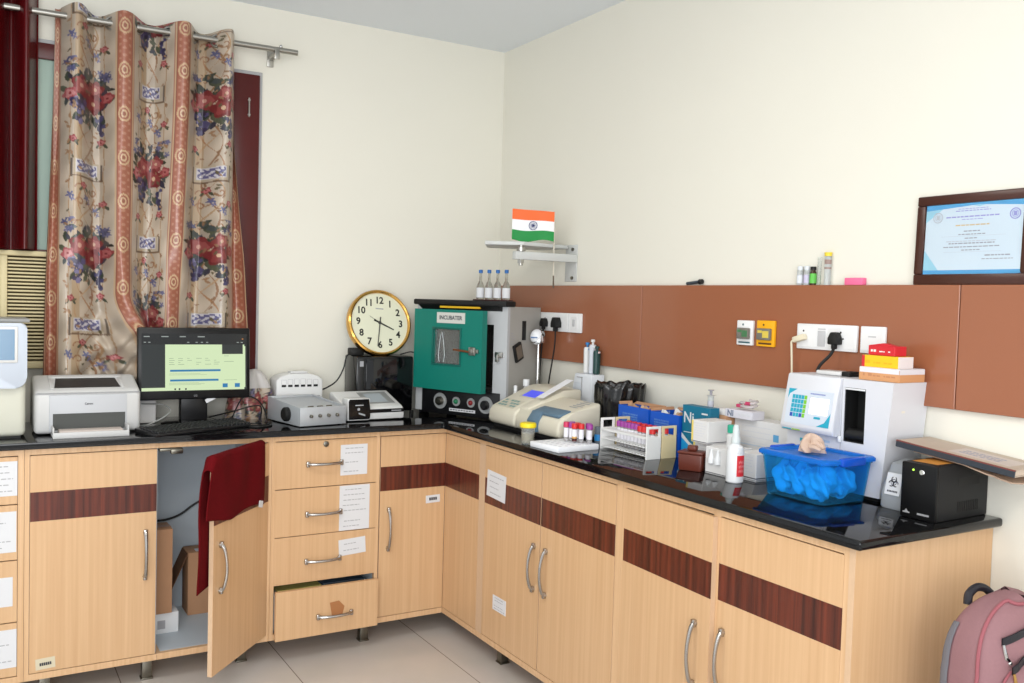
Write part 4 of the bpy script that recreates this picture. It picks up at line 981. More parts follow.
b.grid(bagf, 110, 40); b.build('bag', mat('bin_bag', (12,12,13), .22, spec=.6), t, ang=70)
# blue cartons with packets sticking out
BC = mat('carton_blue', (14,84,190), .45); BCL = mat('carton_pale_print', (84,128,196), .5)
def carton(label, y0, y1, h, d, x=-.205):
    t = thing('carton', label, 'box', (x, (y0+y1)/2, CT), R90); w = (y0-y1)/2
    b = MB(); b.box(-w, w, 0, .003, 0, h); b.box(-w, w, d-.003, d, 0, h); b.box(-w, -w+.003, .003, d-.003, 0, h); b.box(w-.003, w, .003, d-.003, 0, h); b.box(-w+.003, w-.003, .003, d-.003, 0, .003)
    b.build('box', BC, t)
    b = MB(); rnd = random.Random(int(-y0*100))
    for r_ in range(4):
        for c_ in range(9): a = -w*.7+c_*w*.115; b.box(a, a+w*.115*rnd.uniform(.6, 1.0), -.0006, 0, h*.60+r_*.0095, h*.60+r_*.0095+.006)
    b.build('print', BCL, t)
    b = MB()
    for i in range(2):
        s = (-1, 1)[i]; b.M = Matrix.Translation((s*(w-.0015), d/2, h)) @ Matrix.Rotation(s*.3, 4, 'Y'); b.box(-.0015, .0015, -d/2+.004, d/2-.004, 0, .012)
    b.M = Matrix.Translation((0, d-.002, h)) @ Matrix.Rotation(-1.2, 4, 'X'); b.box(-w+.004, w-.004, -.0015, .0015, 0, .022)
    b.build('flap', KRAFT, t, label='brown inner flap')
    return t, w
carton('left blue carton, nearer the black bin bag', -1.336, -1.520, .156, .072)
carton('right blue carton, nearer the teal box', -1.526, -1.686, .152, .12, -.2)
rnd = random.Random(5)
cols = [mat('packet_brown', (170,132,100), .6), mat('packet_clear', (206,206,204), .3), mat('packet_tan', (196,160,126), .6), mat('packet_white', (226,224,222), .5)]
for i, (x, y, z0, m, w_) in enumerate(((-.168, -1.375, .145, 0, .05), (-.168, -1.455, .142, 2, .055), (-.165, -1.565, .14, 1, .045), (-.12, -1.585, .145, 3, .05), (-.16, -1.64, .138, 2, .04))):
    t = thing('packet', ['brown paper packet in the left blue carton, by the bin bag', 'tan packet at the right end of the left blue carton', 'clear packet in front at the left of the right blue carton', 'white packet at the back of the right blue carton', 'tan packet at the right end of the right blue carton'][i], 'packet', (x, y, CT+z0-.142), R90)
    b = MB()
    def pk(u, v): return ((u-.5)*w_*(1-.1*math.sin(v*3)), .006*math.sin(u*9+v*5+i)*1.0+.004*math.sin(v*14), .0+.155*v+.006*math.sin(u*12+i))
    b.grid(pk, 20, 24); b.grid(lambda u, v: tuple(Vector(pk(u, v))+Vector((0, .004, 0))), 20, 24)
    b.build('wrapper', cols[m], t, ang=70)
# kraft carton with things on top
t = thing('cardboard_box', 'low brown cardboard box behind the teal box', 'box', (-.082, -1.78, CT), R90)
b = MB(); b.box(-.08, .08, -.052, .052, 0, .166, .002); b.build('box', KRAFT, t)
b = MB(); b.M = Matrix.Translation((0, -.05, .166)); b.box(-.078, .078, 0, .1, .0, .0025); b.build('lid_flap', mat('cardboard_light', (190,150,112), .8), t)
b = MB(); b.box(-.03, .03, -.02, .02, 0, .022, .002)
tag(b.build('small_box', CARD, loc=(-.105, -1.812, CT+.169), rot=R90), 'small plain white box lying on the brown cardboard box', 'box')
t = thing('syringe', 'clear syringe standing upright on the brown cardboard box', 'syringe', (-.112, -1.755, CT+.169))
b = MB(); b.lathe([(.004, 0), (.011, .006), (.011, .058), (.0155, .059), (.0155, .062), (.0105, .063)], 16); b.build('barrel', FROST, t)
b = MB(); b.lathe([(.005, .063), (.005, .078), (.011, .079), (.011, .082)], 14); b.build('plunger', mat('plunger_grey', (150,150,158), .4), t)
b = MB(); b.lathe([(.0112, .02), (.0112, .042)], 16, cap=False); b.build('scale_print', mat('syringe_print', (186,188,198), .5), t)
# teal box with letters
TEAL = mat('box_teal', (10,108,138), .45)
t = thing('teal_box', 'upright teal box with large white letters beside the blue cartons', 'box', (-.187, -1.762, CT), R90)
b = MB(); b.box(-.071, .071, 0, .045, 0, .194, .001, 1); b.build('box', TEAL, t)
text(t, 'lettering', 'Ni', .056, FACE(-.036, -.0006, .148), PAPER, bold=.0006)
b = MB(); b.prism([(-.071, .075), (-.02, .045), (.071, .02), (.071, .0), (-.071, .0)], 'y', -.0008, 0); b.mi = 1; b.prism([(-.071, .092), (-.03, .062), (.03, .04), (.03, .032), (-.03, .05), (-.071, .075)], 'y', -.001, 0); b.mi = 1
b.box(.03, .06, -.001, 0, .168, .174); b.box(-.06, .0, -.001, 0, .096, .0985)
b.build('artwork', [mat('swoosh_cyan', (30,150,210), .45), PAPER], t)
# white reagent boxes
YEL = mat('edge_yellow', (226,204,110), .5); LGP = mat('pale_print', (210,211,216), .6); DKL = mat('dark_line', (90,92,98), .6)
def reagent(label, x0, x1, y0, y1, z0, z1, yellow=True, line=False, seed=1, name='reagent_box', rows=6):
    t = thing(name, label, 'box', ((x0+x1)/2, (y0+y1)/2, z0), R90); w = (y0-y1)/2; d = (x1-x0)/2; h = z1-z0
    b = MB(); b.box(-w, w, -d, d, 0, h, .0012, 1); b.build('carton', CARD, t)
    b = MB(); rnd = random.Random(seed)
    if yellow: b.mi = 1; b.box(-w, -w+.009, -d-.0004, -d, 0.001, h-.001); b.mi = 0
    for r_ in range(rows):
        z = h*.86-r_*h*.11; a = -w*.72+rnd.random()*.006
        while a < w*(.2+.5*rnd.random()): l = rnd.uniform(.005, .014); b.box(a, a+l, -d-.0004, -d, z, z+.0025); a += l+.003
    b.mi = 2
    if line: b.box(-w, w, -d-.0005, -d, h*.10, h*.14); b.box(w, w+.0005, -d, d, h*.10, h*.14); b.box(-w, w, -d-.0005, -d, h*.04, h*.055); b.box(w, w+.0005, -d, d, h*.04, h*.055)
    else: b.box(-w, w, -d-.0005, -d, .003, .0055); b.box(w, w+.0005, -d, d, .003, .0055)
    b.build('print', [LGP, YEL, DKL], t)
    return t
reagent('white box with a yellow edge under the stack, behind the brown pot', -.27, -.195, -1.845, -1.945, CT, CT+.089, seed=2)
reagent('white box with a yellow edge on top of the stacked boxes', -.292, -.185, -1.858, -1.938, CT+.0895, CT+.165, seed=3)
t3 = reagent('white carton with white dropper tips on its face, left of the wash bottle', -.312, -.20, -1.952, -2.052, CT, CT+.0885, yellow=False, seed=4, rows=1)
b = MB()
for i, x in enumerate((-.022, .008)):
    b.lathe([(.0115, .036), (.0115, .052), (.008, .060), (.0035, .078), (.003, .083)], 14, (x, -.0565, 0), M=Matrix.Diagonal((1, 1, 1, 1)))
b.build('dropper_tips', WHITEG, t3)
b = MB(); b.box(-.034, .022, -.0572, -.056, .033, .080); b.build('window', mat('pale_window', (206,206,206), .4), t3)
reagent('white box with two dark lines round its foot, right of the wash bottle', -.28, -.19, -2.066, -2.148, CT, CT+.087, yellow=False, line=True, seed=6)
t = reagent('long white box with a small blue square, beside the white analyser', -.10, -.02, -1.865, -2.118, CT, CT+.166, yellow=False, seed=7, rows=4)
b = MB(); b.box(.055, .079, -.0406, -.04, .104, .128); b.build('blue_square', mat('logo_blue', (96,166,212), .5), t)
b = MB(); b.box(-.1, .106, -.0405, -.04, .055, .062); b.box(-.1, .03, -.0405, -.04, .078, .082); b.build('blue_stripe', mat('stripe_pale', (196,208,220), .5), t)
t = thing('carton', 'flat white box with grey letters lying on the long white box', 'box', (-.096, -1.922, CT+.1665), R90)
b = MB(); b.box(-.078, .05, -.03, .03, 0, .029, .001, 1); b.build('box', mat('lilac_white', (214,212,220), .5), t)
text(t, 'lettering', 'NIPPLE'[:2], .03, FACE(-.052, -.0305, .0145), mat('print_slate', (110,120,140), .6), bold=.0006)
b = MB(); 
for i in range(4): b.box(-.015+i*.015, -.004+i*.015, -.0306, -.03, .012, .019)
b.build('print', LGP, t)
t = thing('tubing', 'coil of clear tubing with pink clips on the flat white box', 'tubing', (-.085, -1.915, CT+.196))
b = MB(); b.tube([(.022*math.cos(q*.45)*(1+.1*math.sin(q)), .034*math.sin(q*.45), .006+.0009*q+.002*math.sin(q*1.3)) for q in range(30)], .0045, 8); b.build('coil', mat('clear_tubing', (214,206,206), .25, trans=.3), t)
for i, (x, y, z) in enumerate(((-.014, .03, .012), (-.02, -.012, .024))): b = MB(); b.box(x-.006, x+.006, y-.012, y+.012, z-.006, z+.006, .003); b.build('clip', mat('clip_pink', (190,60,100), .4), t)
t = thing('bottle', 'small white bottle with a green cap behind the wash bottle', 'bottle', (-.262, -2.018, CT+.089))
b = MB(); b.lathe([(.016, 0), (.016, .04), (.010, .048), (.010, .05)], 18); b.build('body', WHITE, t)
b = MB(); b.lathe([(.0145, .05), (.0145, .074), (.013, .076)], 18); b.build('cap', mat('cap_green', (40,164,136), .4), t, label='green cap')
# wash bottle
t = thing('wash_bottle', 'white squeeze bottle with a red label and a nozzle cap', 'bottle', (-.341, -2.117, CT))
b = MB(); b.lathe([(.024, 0), (.0275, .004), (.0275, .098), (.024, .112), (.013, .121), (.012, .124)], 32); b.build('body', WHITEG, t)
b = MB(); b.lathe([(.0145, .124), (.0145, .140), (.011, .146), (.010, .172), (.007, .182)], 22); b.build('nozzle', mat('nozzle_white', (220,228,228), .25, trans=.2), t)
RED = mat('label_red', (216,48,58), .5)
b = MB(); n = 14; A0, A1 = -2.05, -.85
for (z0, z1, mi, a0, a1, rr) in ((.022, .088, 0, -2.15, -.95, .0279),):
    vs = [(rr*math.cos(a0+(a1-a0)*i/n), rr*math.sin(a0+(a1-a0)*i/n), z) for z in (z0, z1) for i in range(n+1)]
    b.mi = mi; b._add(vs, [[i, i+1, n+2+i, n+1+i] for i in range(n)])
b.mi = 1
for i in range(7):
    a = -1.9+i*.12
    for k_ in range(3):
        z = .034+k_*.014+.003*(i % 2); b._add([(.0283*math.cos(a+d), .0283*math.sin(a+d), zz_) for d, zz_ in ((0, z), (.05, z), (.05, z+.008), (0, z+.008))], [[0, 1, 2, 3]])
b.build('label', [RED, mat('label_pink', (240,170,170), .5)], t, label='red label')
b = MB(); 
for k_ in range(3): b._add([(.0279*math.cos(a), .0279*math.sin(a), zz_) for zz_ in (.095-k_*.0, .0975) for a in [(-2.2+k_*.4)+.03*i for i in range(10)]], [[i, i+1, 11+i, 10+i] for i in range(9)])
b.build('print', LGP, t)
# brown pot
t = thing('pot', 'small brown square pot with a knob on its lid', 'pot', (-.322, -1.902, CT), R90+.5)
BR = mat('brown_plastic', (96,44,32), .35)
b = MB(); b.box(-.039, .039, -.031, .031, 0, .056, .005, 2, taper=(1.06, 1.06)); b.build('body', BR, t)
b = MB(); b.box(-.043, .043, -.034, .034, .0565, .065, .003); b.build('lid', BR, t)
b = MB(); b.box(-.017, .015, -.014, .014, .065, .084, .006, 3); b.build('knob', BR, t)
b = MB(); b.box(.042, .054, -.012, .012, .044, .060, .004); b.build('lug', BR, t)
# sample cup
t = thing('sample_cup', 'clear sample cup with a bright yellow lid at the worktop edge', 'cup', (-.553, -1.222, CT))
b = MB(); b.lathe([(.021, 0), (.0235, .003), (.0265, .064), (.025, .064), (.0222, .005), (.001, .005)], 32, cap=False); b.build('cup', mat('cup_clear', (236,238,236), .08, trans=.85, ior=1.2), t)
b = MB(); b.lathe([(.0222, .0055), (.0243, .042), (.001, .042)], 28, cap=False); b.build('contents', mat('pale_urine', (226,216,186), .2, trans=.6, ior=1.2), t)
b = MB(); b.lathe([(.0295, .064), (.032, .067), (.032, .078), (.030, .082), (.026, .083)], 36); b.build('lid', mat('lid_yellow', (232,208,28), .4), t, label='yellow lid')
# foam tray with tubes
FOAM = mat('foam_white', (236,238,242), .6)
t = thing('foam_tray', 'white foam block in front of the chemistry analyser holding capped blood tubes', 'tray', (-.565, -1.452, CT), math.radians(4))
b = MB(); b.box(0, .195, 0, .175, 0, .021, .003); b.build('block', FOAM, t)
b = MB()
for i in range(6):
    for j in range(6): b.cyl((.022+i*.031, .018+j*.028, .0208), (.022+i*.031, .018+j*.028, .0213), .007, n=14)
b.build('holes', mat('foam_hole', (206,208,214), .7), t)
PUR = mat('cap_purple', (150,58,146), .4); CRED = mat('cap_red', (206,40,40), .4); CPK = mat('cap_magenta', (196,50,90), .4); LAV = mat('tube_label', (228,226,232), .5); BLOOD = mat('blood', (70,18,16), .3); SERUM = mat('serum', (206,160,90), .3)
TUBEG = mat('tube_clear', (226,224,226), .12, trans=.7, ior=1.2)
def make_tube(label, loc, cap, group, h=.062, fill=None, tilt=(0, 0)):
    p = thing('blood_tube', label, 'tube', loc, (tilt[0], tilt[1], 0), group)
    p.scale = (1.22, 1.22, 1)
    b = MB(); b.lathe([(.004, 0), (.0075, .004), (.0078, h)], 14); b.build('tube', TUBEG, p)
    b = MB(); b.lathe([(.008, h*.28), (.008, h*.88)], 14, cap=False); b.build('label', LAV, p)
    b = MB(); b.lathe([(.0098, h-.004), (.0098, h+.013), (.0084, h+.0155)], 14); b.build('cap', cap, p)
    if fill: b = MB(); b.lathe([(.0081, .006), (.0081, .017)], 14, cap=False); b.mi = 1; b.lathe([(.0081, .017), (.0081, .024)], 14, cap=False); b.build('contents', [BLOOD, SERUM], p)
    return p
TM = Matrix.Translation((-.565, -1.452, CT+.0214)) @ Matrix.Rotation(math.radians(4), 4, 'Z')
capn = {id(PUR): 'purple', id(CRED): 'red', id(CPK): 'magenta'}
row = [(.128, .116, CPK, 'magenta-capped blood tube, leftmost in the foam block'), (.136, .094, PUR, 'purple-capped blood tube next to the magenta one in the foam block'), (.153, .112, PUR, 'purple-capped blood tube at the back of the foam block'),
       (.128, .066, CRED, 'red-capped blood tube in front with dark blood and serum in it'), (.153, .078, CRED, 'red-capped blood tube in the middle row of the foam block'), (.148, .050, CRED, 'red-capped blood tube before the purple one at the right of the foam block'), (.166, .022, PUR, 'purple-capped blood tube, rightmost in the foam block'), (.180, .046, PUR, 'purple-capped blood tube furthest back at the right of the foam block')]
for i, (x, y, c_, lab) in enumerate(row): make_tube(lab, TM @ Vector((x, y, 0)), c_, 'tubes in the foam block', .058, fill=(i == 3))
# blue-banded cup
t = thing('cup', 'small clear cup with a blue band between the foam block and the wire racks', 'cup', (-.335, -1.386, CT))
b = MB(); b.lathe([(.016, 0), (.0165, .078), (.0153, .078), (.0148, .003), (.001, .003)], 22, cap=False); b.build('cup', mat('cup_smoky', (150,160,170), .1, trans=.6, ior=1.2), t)
b = MB(); b.lathe([(.0168, .026), (.017, .050)], 22, cap=False); b.build('band', mat('band_blue', (30,132,196), .4), t)
# two wire racks side by side
def rack(label, x0, x1, m, y0=-1.415, y1=-1.692):
    cx = (x0+x1)/2; w = (x1-x0)/2
    t = thing('tube_rack', label, 'rack', (cx, y0, CT), R90); L = y0-y1; H_ = .118
    for xx in (0, L-.006):
        b = MB(); b.box(xx, xx+.006, -w, w, 0, .082, .001, 1); b.box(xx, xx+.006, -w, -w+.011, .082, H_, .001, 1); b.box(xx, xx+.006, w-.011, w, .082, H_, .001, 1); b.box(xx, xx+.006, -w+.011, w-.011, H_-.009, H_, .001, 1)
        b.build('end_plate', m, t)
    for z in (.012, .042, .076):
        b = MB()
        for y in (-w+.004, 0, w-.004): b.cyl((.006, y, z), (L-.006, y, z), .0019 if z < .07 else .0024, n=6)
        n_ = 15
        for i in range(n_+1): x = .008+(L-.016)*i/n_; b.cyl((x, -w+.003, z+.003), (x, w-.003, z+.003), .0016, n=6)
        if z > .07:
            b.box(.006, L-.006, -w, -w+.003, z-.003, z+.005); b.box(.006, L-.006, w-.003, w, z-.003, z+.005)
        b.build('shelf', m, t)
    return t, L
rack('white wire tube rack with purple-capped tubes, nearer the worktop edge', -.350, -.284, mat('rack_white', (230,230,228), .4))
rack('cream wire tube rack with red-capped tubes, behind the white rack', -.279, -.212, mat('rack_cream', (222,204,160), .45))
for i in range(6): make_tube('purple-capped blood tube in the white wire rack, '+('nearest the handle at the far end', 'second from the far end', 'third from the far end', 'fourth from the far end', 'fifth from the far end', 'nearest the red caps')[i], (-.302, -1.472-i*.0205, CT+.016), PUR, 'tubes in the white wire rack', .080)
for i in range(4): make_tube('red-capped blood tube in the white wire rack, '+('beside the last purple cap', 'second of its four reds', 'third of its four reds', 'last before the near end plate')[i], (-.302, -1.597-i*.0225, CT+.016), CRED, 'tubes in the white wire rack', .076)
for i in range(8): make_tube('red-capped blood tube in the cream wire rack, '+('first from the far end', 'second from the far end', 'third from the far end', 'fourth from the far end', 'fourth from the near end', 'third from the near end', 'second from the near end', 'against the near end plate')[i], (-.247, -1.46-i*.030, CT+.016), CRED, 'tubes in the cream wire rack', .076)
# blue tub
BT = mat('tub_blue', (104,206,250), .08, trans=.95, ior=1.05, spec=.5); BTD = mat('tub_lid_blue', (44,136,232), .2, trans=.5, ior=1.1)
TX, TY = -.288, -2.388
t = thing('storage_tub', 'translucent blue plastic tub with a lid at the near end of the worktop', 'tub', (TX, TY, CT), R90)
def rrect(hx, hy, r, z, n=5):
    out = []
    for cx_, cy_, a0 in ((hx-r, hy-r, 0), (-hx+r, hy-r, PI/2), (-hx+r, -hy+r, PI), (hx-r, -hy+r, 1.5*PI)):
        for i in range(n+1): a = a0+PI/2*i/n; out.append((cx_+r*math.cos(a), cy_+r*math.sin(a), z))
    return out
def loft(b, rings, cap0=True, cap1=False):
    n = len(rings[0]); vs = [p for r in rings for p in r]; fs = []
    for i in range(len(rings)-1):
        for k_ in range(n): fs.append([i*n+k_, i*n+(k_+1) % n, (i+1)*n+(k_+1) % n, (i+1)*n+k_])
    if cap0: fs.append(list(range(n))[::-1])
    if cap1: fs.append([(len(rings)-1)*n+k_ for k_ in range(n)])
    b._add(vs, fs)
b = MB(); loft(b, [rrect(.103, .088, .02, .0), rrect(.108, .092, .02, .004), rrect(.120, .104, .022, .116), rrect(.124, .107, .022, .118), rrect(.124, .107, .022, .122), rrect(.117, .101, .02, .122), rrect(.105, .089, .018, .006), rrect(.02, .02, .01, .006)], True, True)
b.build('body', BT, t)
b = MB(); loft(b, [rrect(.127, .110, .022, .1225), rrect(.130, .113, .024, .1225), rrect(.130, .113, .024, .131), rrect(.125, .108, .022, .135), rrect(.108, .092, .018, .135), rrect(.103, .087, .016, .129), rrect(.02, .02, .01, .129)], True, True)
b.build('lid', BTD, t)
for s in (-1, 1): b = MB(); b.box(s*.127-.009, s*.127+.009, -.05, .05, .114, .139, .006, 2); b.build('handle', mat('tub_clip_blue', (18,80,190), .25), t)
rnd = random.Random(8)
for i in range(5):
    b = MB(); ph = i*1.3
    x_, y_ = ((-.058, -.04), (.052, -.042), (-.05, .04), (.05, .04), (-.003, -.03))[i]
    def wad(u, v):
        a = u*2*PI; th = (v-.5)*PI; r = 1+.22*math.sin(a*3+ph+v*6)+.16*math.sin(a*7+v*11+ph)+.10*math.sin(v*23+a*2+ph)
        return (x_+.042*r*math.cos(th)*math.cos(a), y_+.033*r*math.cos(th)*math.sin(a), .057+.040*math.sin(th)*r)
    b.grid(wad, 60, 40)
    o = b.build('glove_wad', mat('glove_blue', (150,220,252), .5), loc=(TX, TY, CT), rot=R90, ang=80)
    tag(o, 'crumpled blue wad seen through the side of the tub, '+('front left', 'front right', 'back left', 'back right', 'middle')[i], 'glove', 'wads inside the blue tub')
def glove(u, v):
    a = u*2*PI; th = v*PI/2; r = 1+.26*math.sin(a*3+.6)+.18*math.sin(a*5+2.0+v*5)+.12*math.sin(a*8+v*9)
    return (.036*r*math.cos(th)*math.cos(a), .027*r*math.cos(th)*math.sin(a), max(0, .040*math.sin(th)*(1+.35*math.sin(a*2+1))))
b = MB(); b.grid(glove, 48, 16); b.tube([(.01, -.012, .014), (.028, -.022, .016), (.044, -.018, .010)], [.011, .009, .006], 6); b.tube([(.012, .006, .02), (.034, .004, .022), (.046, -.002, .012)], [.012, .010, .006], 6)
tag(b.build('latex_glove', mat('latex_beige', (194,168,150), .6), loc=(TX-.01, TY+.015, CT+.1353), rot=R90+.2, ang=50), 'crumpled beige latex glove lying on the lid of the blue tub', 'glove')
# white electrolyte analyser
EW = mat('analyser_white', (212,213,218), .38)
t = thing('electrolyte_analyser', 'white upright analyser with a keypad, a small lit screen and a black slot', 'analyser', (-.17, -2.362, CT), R90)
b = MB(); sx0, sx1, sz0, sz1 = .022, .096, .160, .322
D_ = .165
b.prism([(sx1, .012), (.157, .012), (.188, .348), (sx1, .348)], 'y', 0, D_)
for (x0, x1, z0, z1) in ((-.192, sx0, .012, .348), (sx0, sx1, .012, sz0), (sx0, sx1, sz1, .348)): b.box(x0, x1, 0, D_, z0, z1)
b.box(sx0, sx1, .06, D_, sz0, sz1)
b.build('body', EW, t)
b = MB(); b.prism([(.002, .346), (-.006, .348), (-.036, .186), (-.030, .172), (.002, .168)], 'x', -.192, .010, .004, 2); b.build('keypad_housing', EW, t)
b = MB(); b.box(sx0+.001, sx1-.001, .002, .0595, sz0+.001, sz0+.004); b.box(sx0+.001, sx1-.001, .0565, .0595, sz0+.004, sz1-.001); b.box(sx0+.001, sx0+.004, .002, .0565, sz0+.004, sz1-.001); b.box(sx1-.004, sx1-.001, .002, .0565, sz0+.004, sz1-.001); b.cyl((sx0+.005, .02, sz0+.022), (sx1-.005, .02, sz0+.022), .018, n=20); b.build('slot', BLACKM, t)
b = MB(); b.box(sx0+.002, sx1-.002, -.001, .0, sz1-.006, sz1-.001); b.build('slot_rim', WHITEG, t)
b = MB(); b.box(.013, .0145, -.0006, .001, .012, .346); b.build('panel_seam', GINK, t)
KM = frame((-.192, -.0062, .348), (1, 0, 0), (0, .03, .162)) 
# keypad overlay on the sloping face: u right, v up along the slope (0 at the top, negative downwards)
fm = frame((-.182, -.0066, .3445), (1, 0, 0), (0, .182, .983))
b = MB(); b.M = fm
def kp(x0, x1, v0, v1, mi, t_=.0006): b.mi = mi; b.box(x0, x1, -v1, -v0, .0005, .0012+t_)
kp(.006, .178, .044, .152, 0, 0)
b.mi = 1; b.prism([(.006, -.044), (.038, -.044), (.012, -.060), (.006, -.075)], 'z', .001, .0018); b.prism([(.178, -.152), (.132, -.152), (.16, -.138), (.178, -.108)], 'z', .001, .0018)
for c_ in range(5):
    for r_ in range(5): kp(.024+c_*.0118, .034+c_*.0118, .062+r_*.0142, .0742+r_*.0142, 2 if c_ == 4 else (3 if r_ == 4 and c_ in (0, 3) else 1))
kp(.096, .166, .066, .116, 4)
for i in range(12): kp(.092+i*.0048, .0955+i*.0048, .052, .056, 5)
kp(.118, .142, .123, .130, 1)
b.build('keypad', [mat('overlay_white', (204,212,222), .4), mat('key_teal', (30,160,186), .45), mat('key_green', (120,190,50), .45), mat('key_blue', (40,80,170), .45), mat('lit_lcd', (230,236,250), .2, emit=(236,240,255), es=1.25), mat('overlay_ink', (130,140,190), .5)], t)
b = MB(); b.box(-.185, -.150, -.0325, -.029, .1745, .184, .0005, 1); b.mi = 1; b.box(-.147, -.115, -.0325, -.029, .1745, .184, .0005, 1); b.mi = 0
b.box(-.14, -.085, -.0006, 0, .138, .148); b.mi = 2; b.box(-.06, -.025, -.0006, 0, .146, .154); b.box(-.06, -.03, -.0006, 0, .136, .140)
b.build('badges', [mat('key_teal', (30,160,186), .45), mat('badge_green', (150,196,40), .45), mat('badge_pale', (176,196,214), .5)], t)
b = MB(); b.box(.008, .02, -.010, .0, .155, .175, .004); b.build('latch', WHITEG, t)
b = MB(); b.box(.1775, .1805, .05, .066, .26, .276, .0003, 1); b.build('side_screw_cover', mat('cover_ivory', (226,222,210), .4), t)
b = MB(); b.box(-.185, .148, .01, .155, 0, .012); b.build('foot', BLACKM, t)
# on top of it
Z = CT+.3485
t = thing('adapter', 'flat white adapter with a black end on top of the white analyser', 'adapter', (-.095, -2.29, Z), R90)
b = MB(); b.box(-.06, .035, -.025, .03, 0, .013, .004); b.build('case', WHITE, t)
b = MB(); b.box(.035, .066, -.022, .026, 0, .015, .003); b.build('plug_end', BLACKM, t)
def reagent_pack(label, x0, x1, y0, y1, z0, z1, mats, ends, rz=0, seed=1, band=None, tilt=0):
    w = (y0-y1)/2; d = (x1-x0)/2; h = z1-z0
    t = thing('test_kit_box', label, 'box', ((x0+x1)/2, (y0+y1)/2, z0), (0, tilt, R90+rz) if 0 else R90+rz)
    b = MB(); b.box(-w, w, -d, d, 0, h, .001, 1); b.build('carton', mats[0], t)
    b = MB()
    for x0_, x1_, mi in ends: b.mi = mi; b.box(x0_*w, x1_*w, -d-.0004, -d, .0005, h-.0005); 
    if band is not None: b.mi = band; b.box(-w, w, -d-.0005, d, h-.0, h+.0006)
    b.mi = 2 if len(mats) > 4 else 0; rnd = random.Random(seed)
    if len(mats) > 4: b.mi = 1; b.box(w, w+.0005, -d, d, .0005, h-.0005); b.mi = 2
    a = -w*.8
    while a < w*.7: l = rnd.uniform(.004, .016); b.box(a, a+l, -d-.0006, -d, h*.34, h*(.58 if a < -w*.5 else .46)); a += l+(.003 if rnd.random() < .6 else .012)
    b.build('print', mats[1:], t)
    return t
TAN = mat('kit_tan', (206,150,104), .6); WH2 = mat('kit_white', (222,220,224), .5); KY = mat('kit_yellow', (242,190,30), .5); KR = mat('kit_red', (204,40,50), .5); KP = mat('kit_pale', (236,150,150), .5); KW = mat('kit_label', (232,224,222), .5)
t = reagent_pack('tan and white test kit box, lowest of the three on the white analyser', -.150, -.035, -2.416, -2.552, Z, Z+.036, [TAN, mat('kit_tan_print', (186,130,92), .6), TAN], [(-1, .99, 1)], seed=1)
b = MB(); b.box(-.0685, .0685, -.058, .058, .021, .0385, .002, 1); b.build('lid', WH2, t, label='white lid')
reagent_pack('yellow test kit box with a red end, middle of the three on the white analyser', -.145, -.075, -2.420, -2.540, Z+.0387, Z+.073, [KY, KR, KW, mat('kit_amber', (226,170,24), .5), KY], [(-1, -.84, 0)], rz=.03, seed=2)
t = reagent_pack('red test kit box with white writing, topmost of the three on the white analyser', -.135, -.085, -2.432, -2.525, Z+.0737, Z+.102, [KR, KW, KR], [], rz=-.05, seed=3)
b = MB(); b.prism([(-.046, .028), (.046, .028), (.005, .036)], 'y', -.025, .0, .0005); b.build('lid_flap', KR, t)
# sharps container, UPS, ledger
t = thing('sharps_container', 'translucent grey container with a biohazard label behind the black power unit', 'container', (-.118, -2.588, CT), R90)
b = MB(); loft(b, [rrect(.040, .085, .012, 0), rrect(.043, .088, .012, .006), rrect(.043, .086, .012, .05), rrect(.030, .062, .012, .125), rrect(.018, .03, .01, .135)], True, True); b.build('body', mat('grey_translucent', (176,180,184), .35, trans=.3, ior=1.2), t)
fmz = frame((-.026, -.0885, .040), (1, 0, 0), (0, .22, 1))
b = MB(); b.M = fmz; b.box(0, .048, 0, .062, 0, .0012); b.mi = 1
for k_ in range(3):
    a0 = PI/2+k_*2*PI/3; c_ = (.024+.0075*math.cos(a0), .036+.0075*math.sin(a0))
    b.tube([(c_[0]+.0078*math.cos(a0+s_), c_[1]+.0078*math.sin(a0+s_), .0014) for s_ in [(-2.5+5.0*q/16) for q in range(17)]][3:-3] if 0 else [(c_[0]+.0078*math.cos(a0+s_), c_[1]+.0078*math.sin(a0+s_), .0014) for s_ in [(.55+ (2*PI-1.1)*q/16) for q in range(17)]], .0014, 6)
b.tube([(.024+.0085*math.cos(q*PI/9), .036+.0085*math.sin(q*PI/9), .0014) for q in range(18)], .0009, 6, True)
for i in range(7): b.box(.008+i*.0048, .0115+i*.0048, .008, .013, .0011, .0016)
b.build('label', [PAPER, INK], t, label='white biohazard label')
t = thing('power_backup_unit', 'black battery backup unit with a green light at the near corner of the worktop', 'power unit', (-.250, -2.697, CT), math.radians(-88))
UB = mat('ups_black', (13,13,14), .4, spec=.3); UG = mat('ups_grey', (27,27,28), .5, spec=.3)
b = MB(); b.box(-.051, .051, .012, .245, 0, .1495, .004); b.build('case', UG, t)
b = MB(); b.box(-.052, .052, 0, .013, 0, .15, .005); b.build('front', UB, t)
b = MB(); b.sphere((-.016, -.0003, .131), .003, 10, 6); b.build('light', mat('led_green', (160,220,60), .3, emit=(180,240,90), es=1.5), t, label='lit green light')
b = MB(); b.lathe([(.0075, 0), (.0075, -.003), (.0055, -.0045)], 18, (.010, 0, .127), ax='y'); b.build('button', CHROME, t)
b = MB(); b.box(.0, .034, -.0008, 0, .013, .018); b.box(-.042, -.022, -.0008, 0, .013, .0165); b.prism([(-.037, .0165), (-.027, .0165), (-.032, .024)], 'y', -.0008, 0); b.build('maker_mark', mat('silver_print', (150,150,152), .4), t)
b = MB()
for i in range(12): b.box(.0508, .0518, .10+i*.0085, .104+i*.0085, .02, .048)
b.box(.0508, .0513, .10, .20, .09, .112); b.build('vent_slots', UB, t)
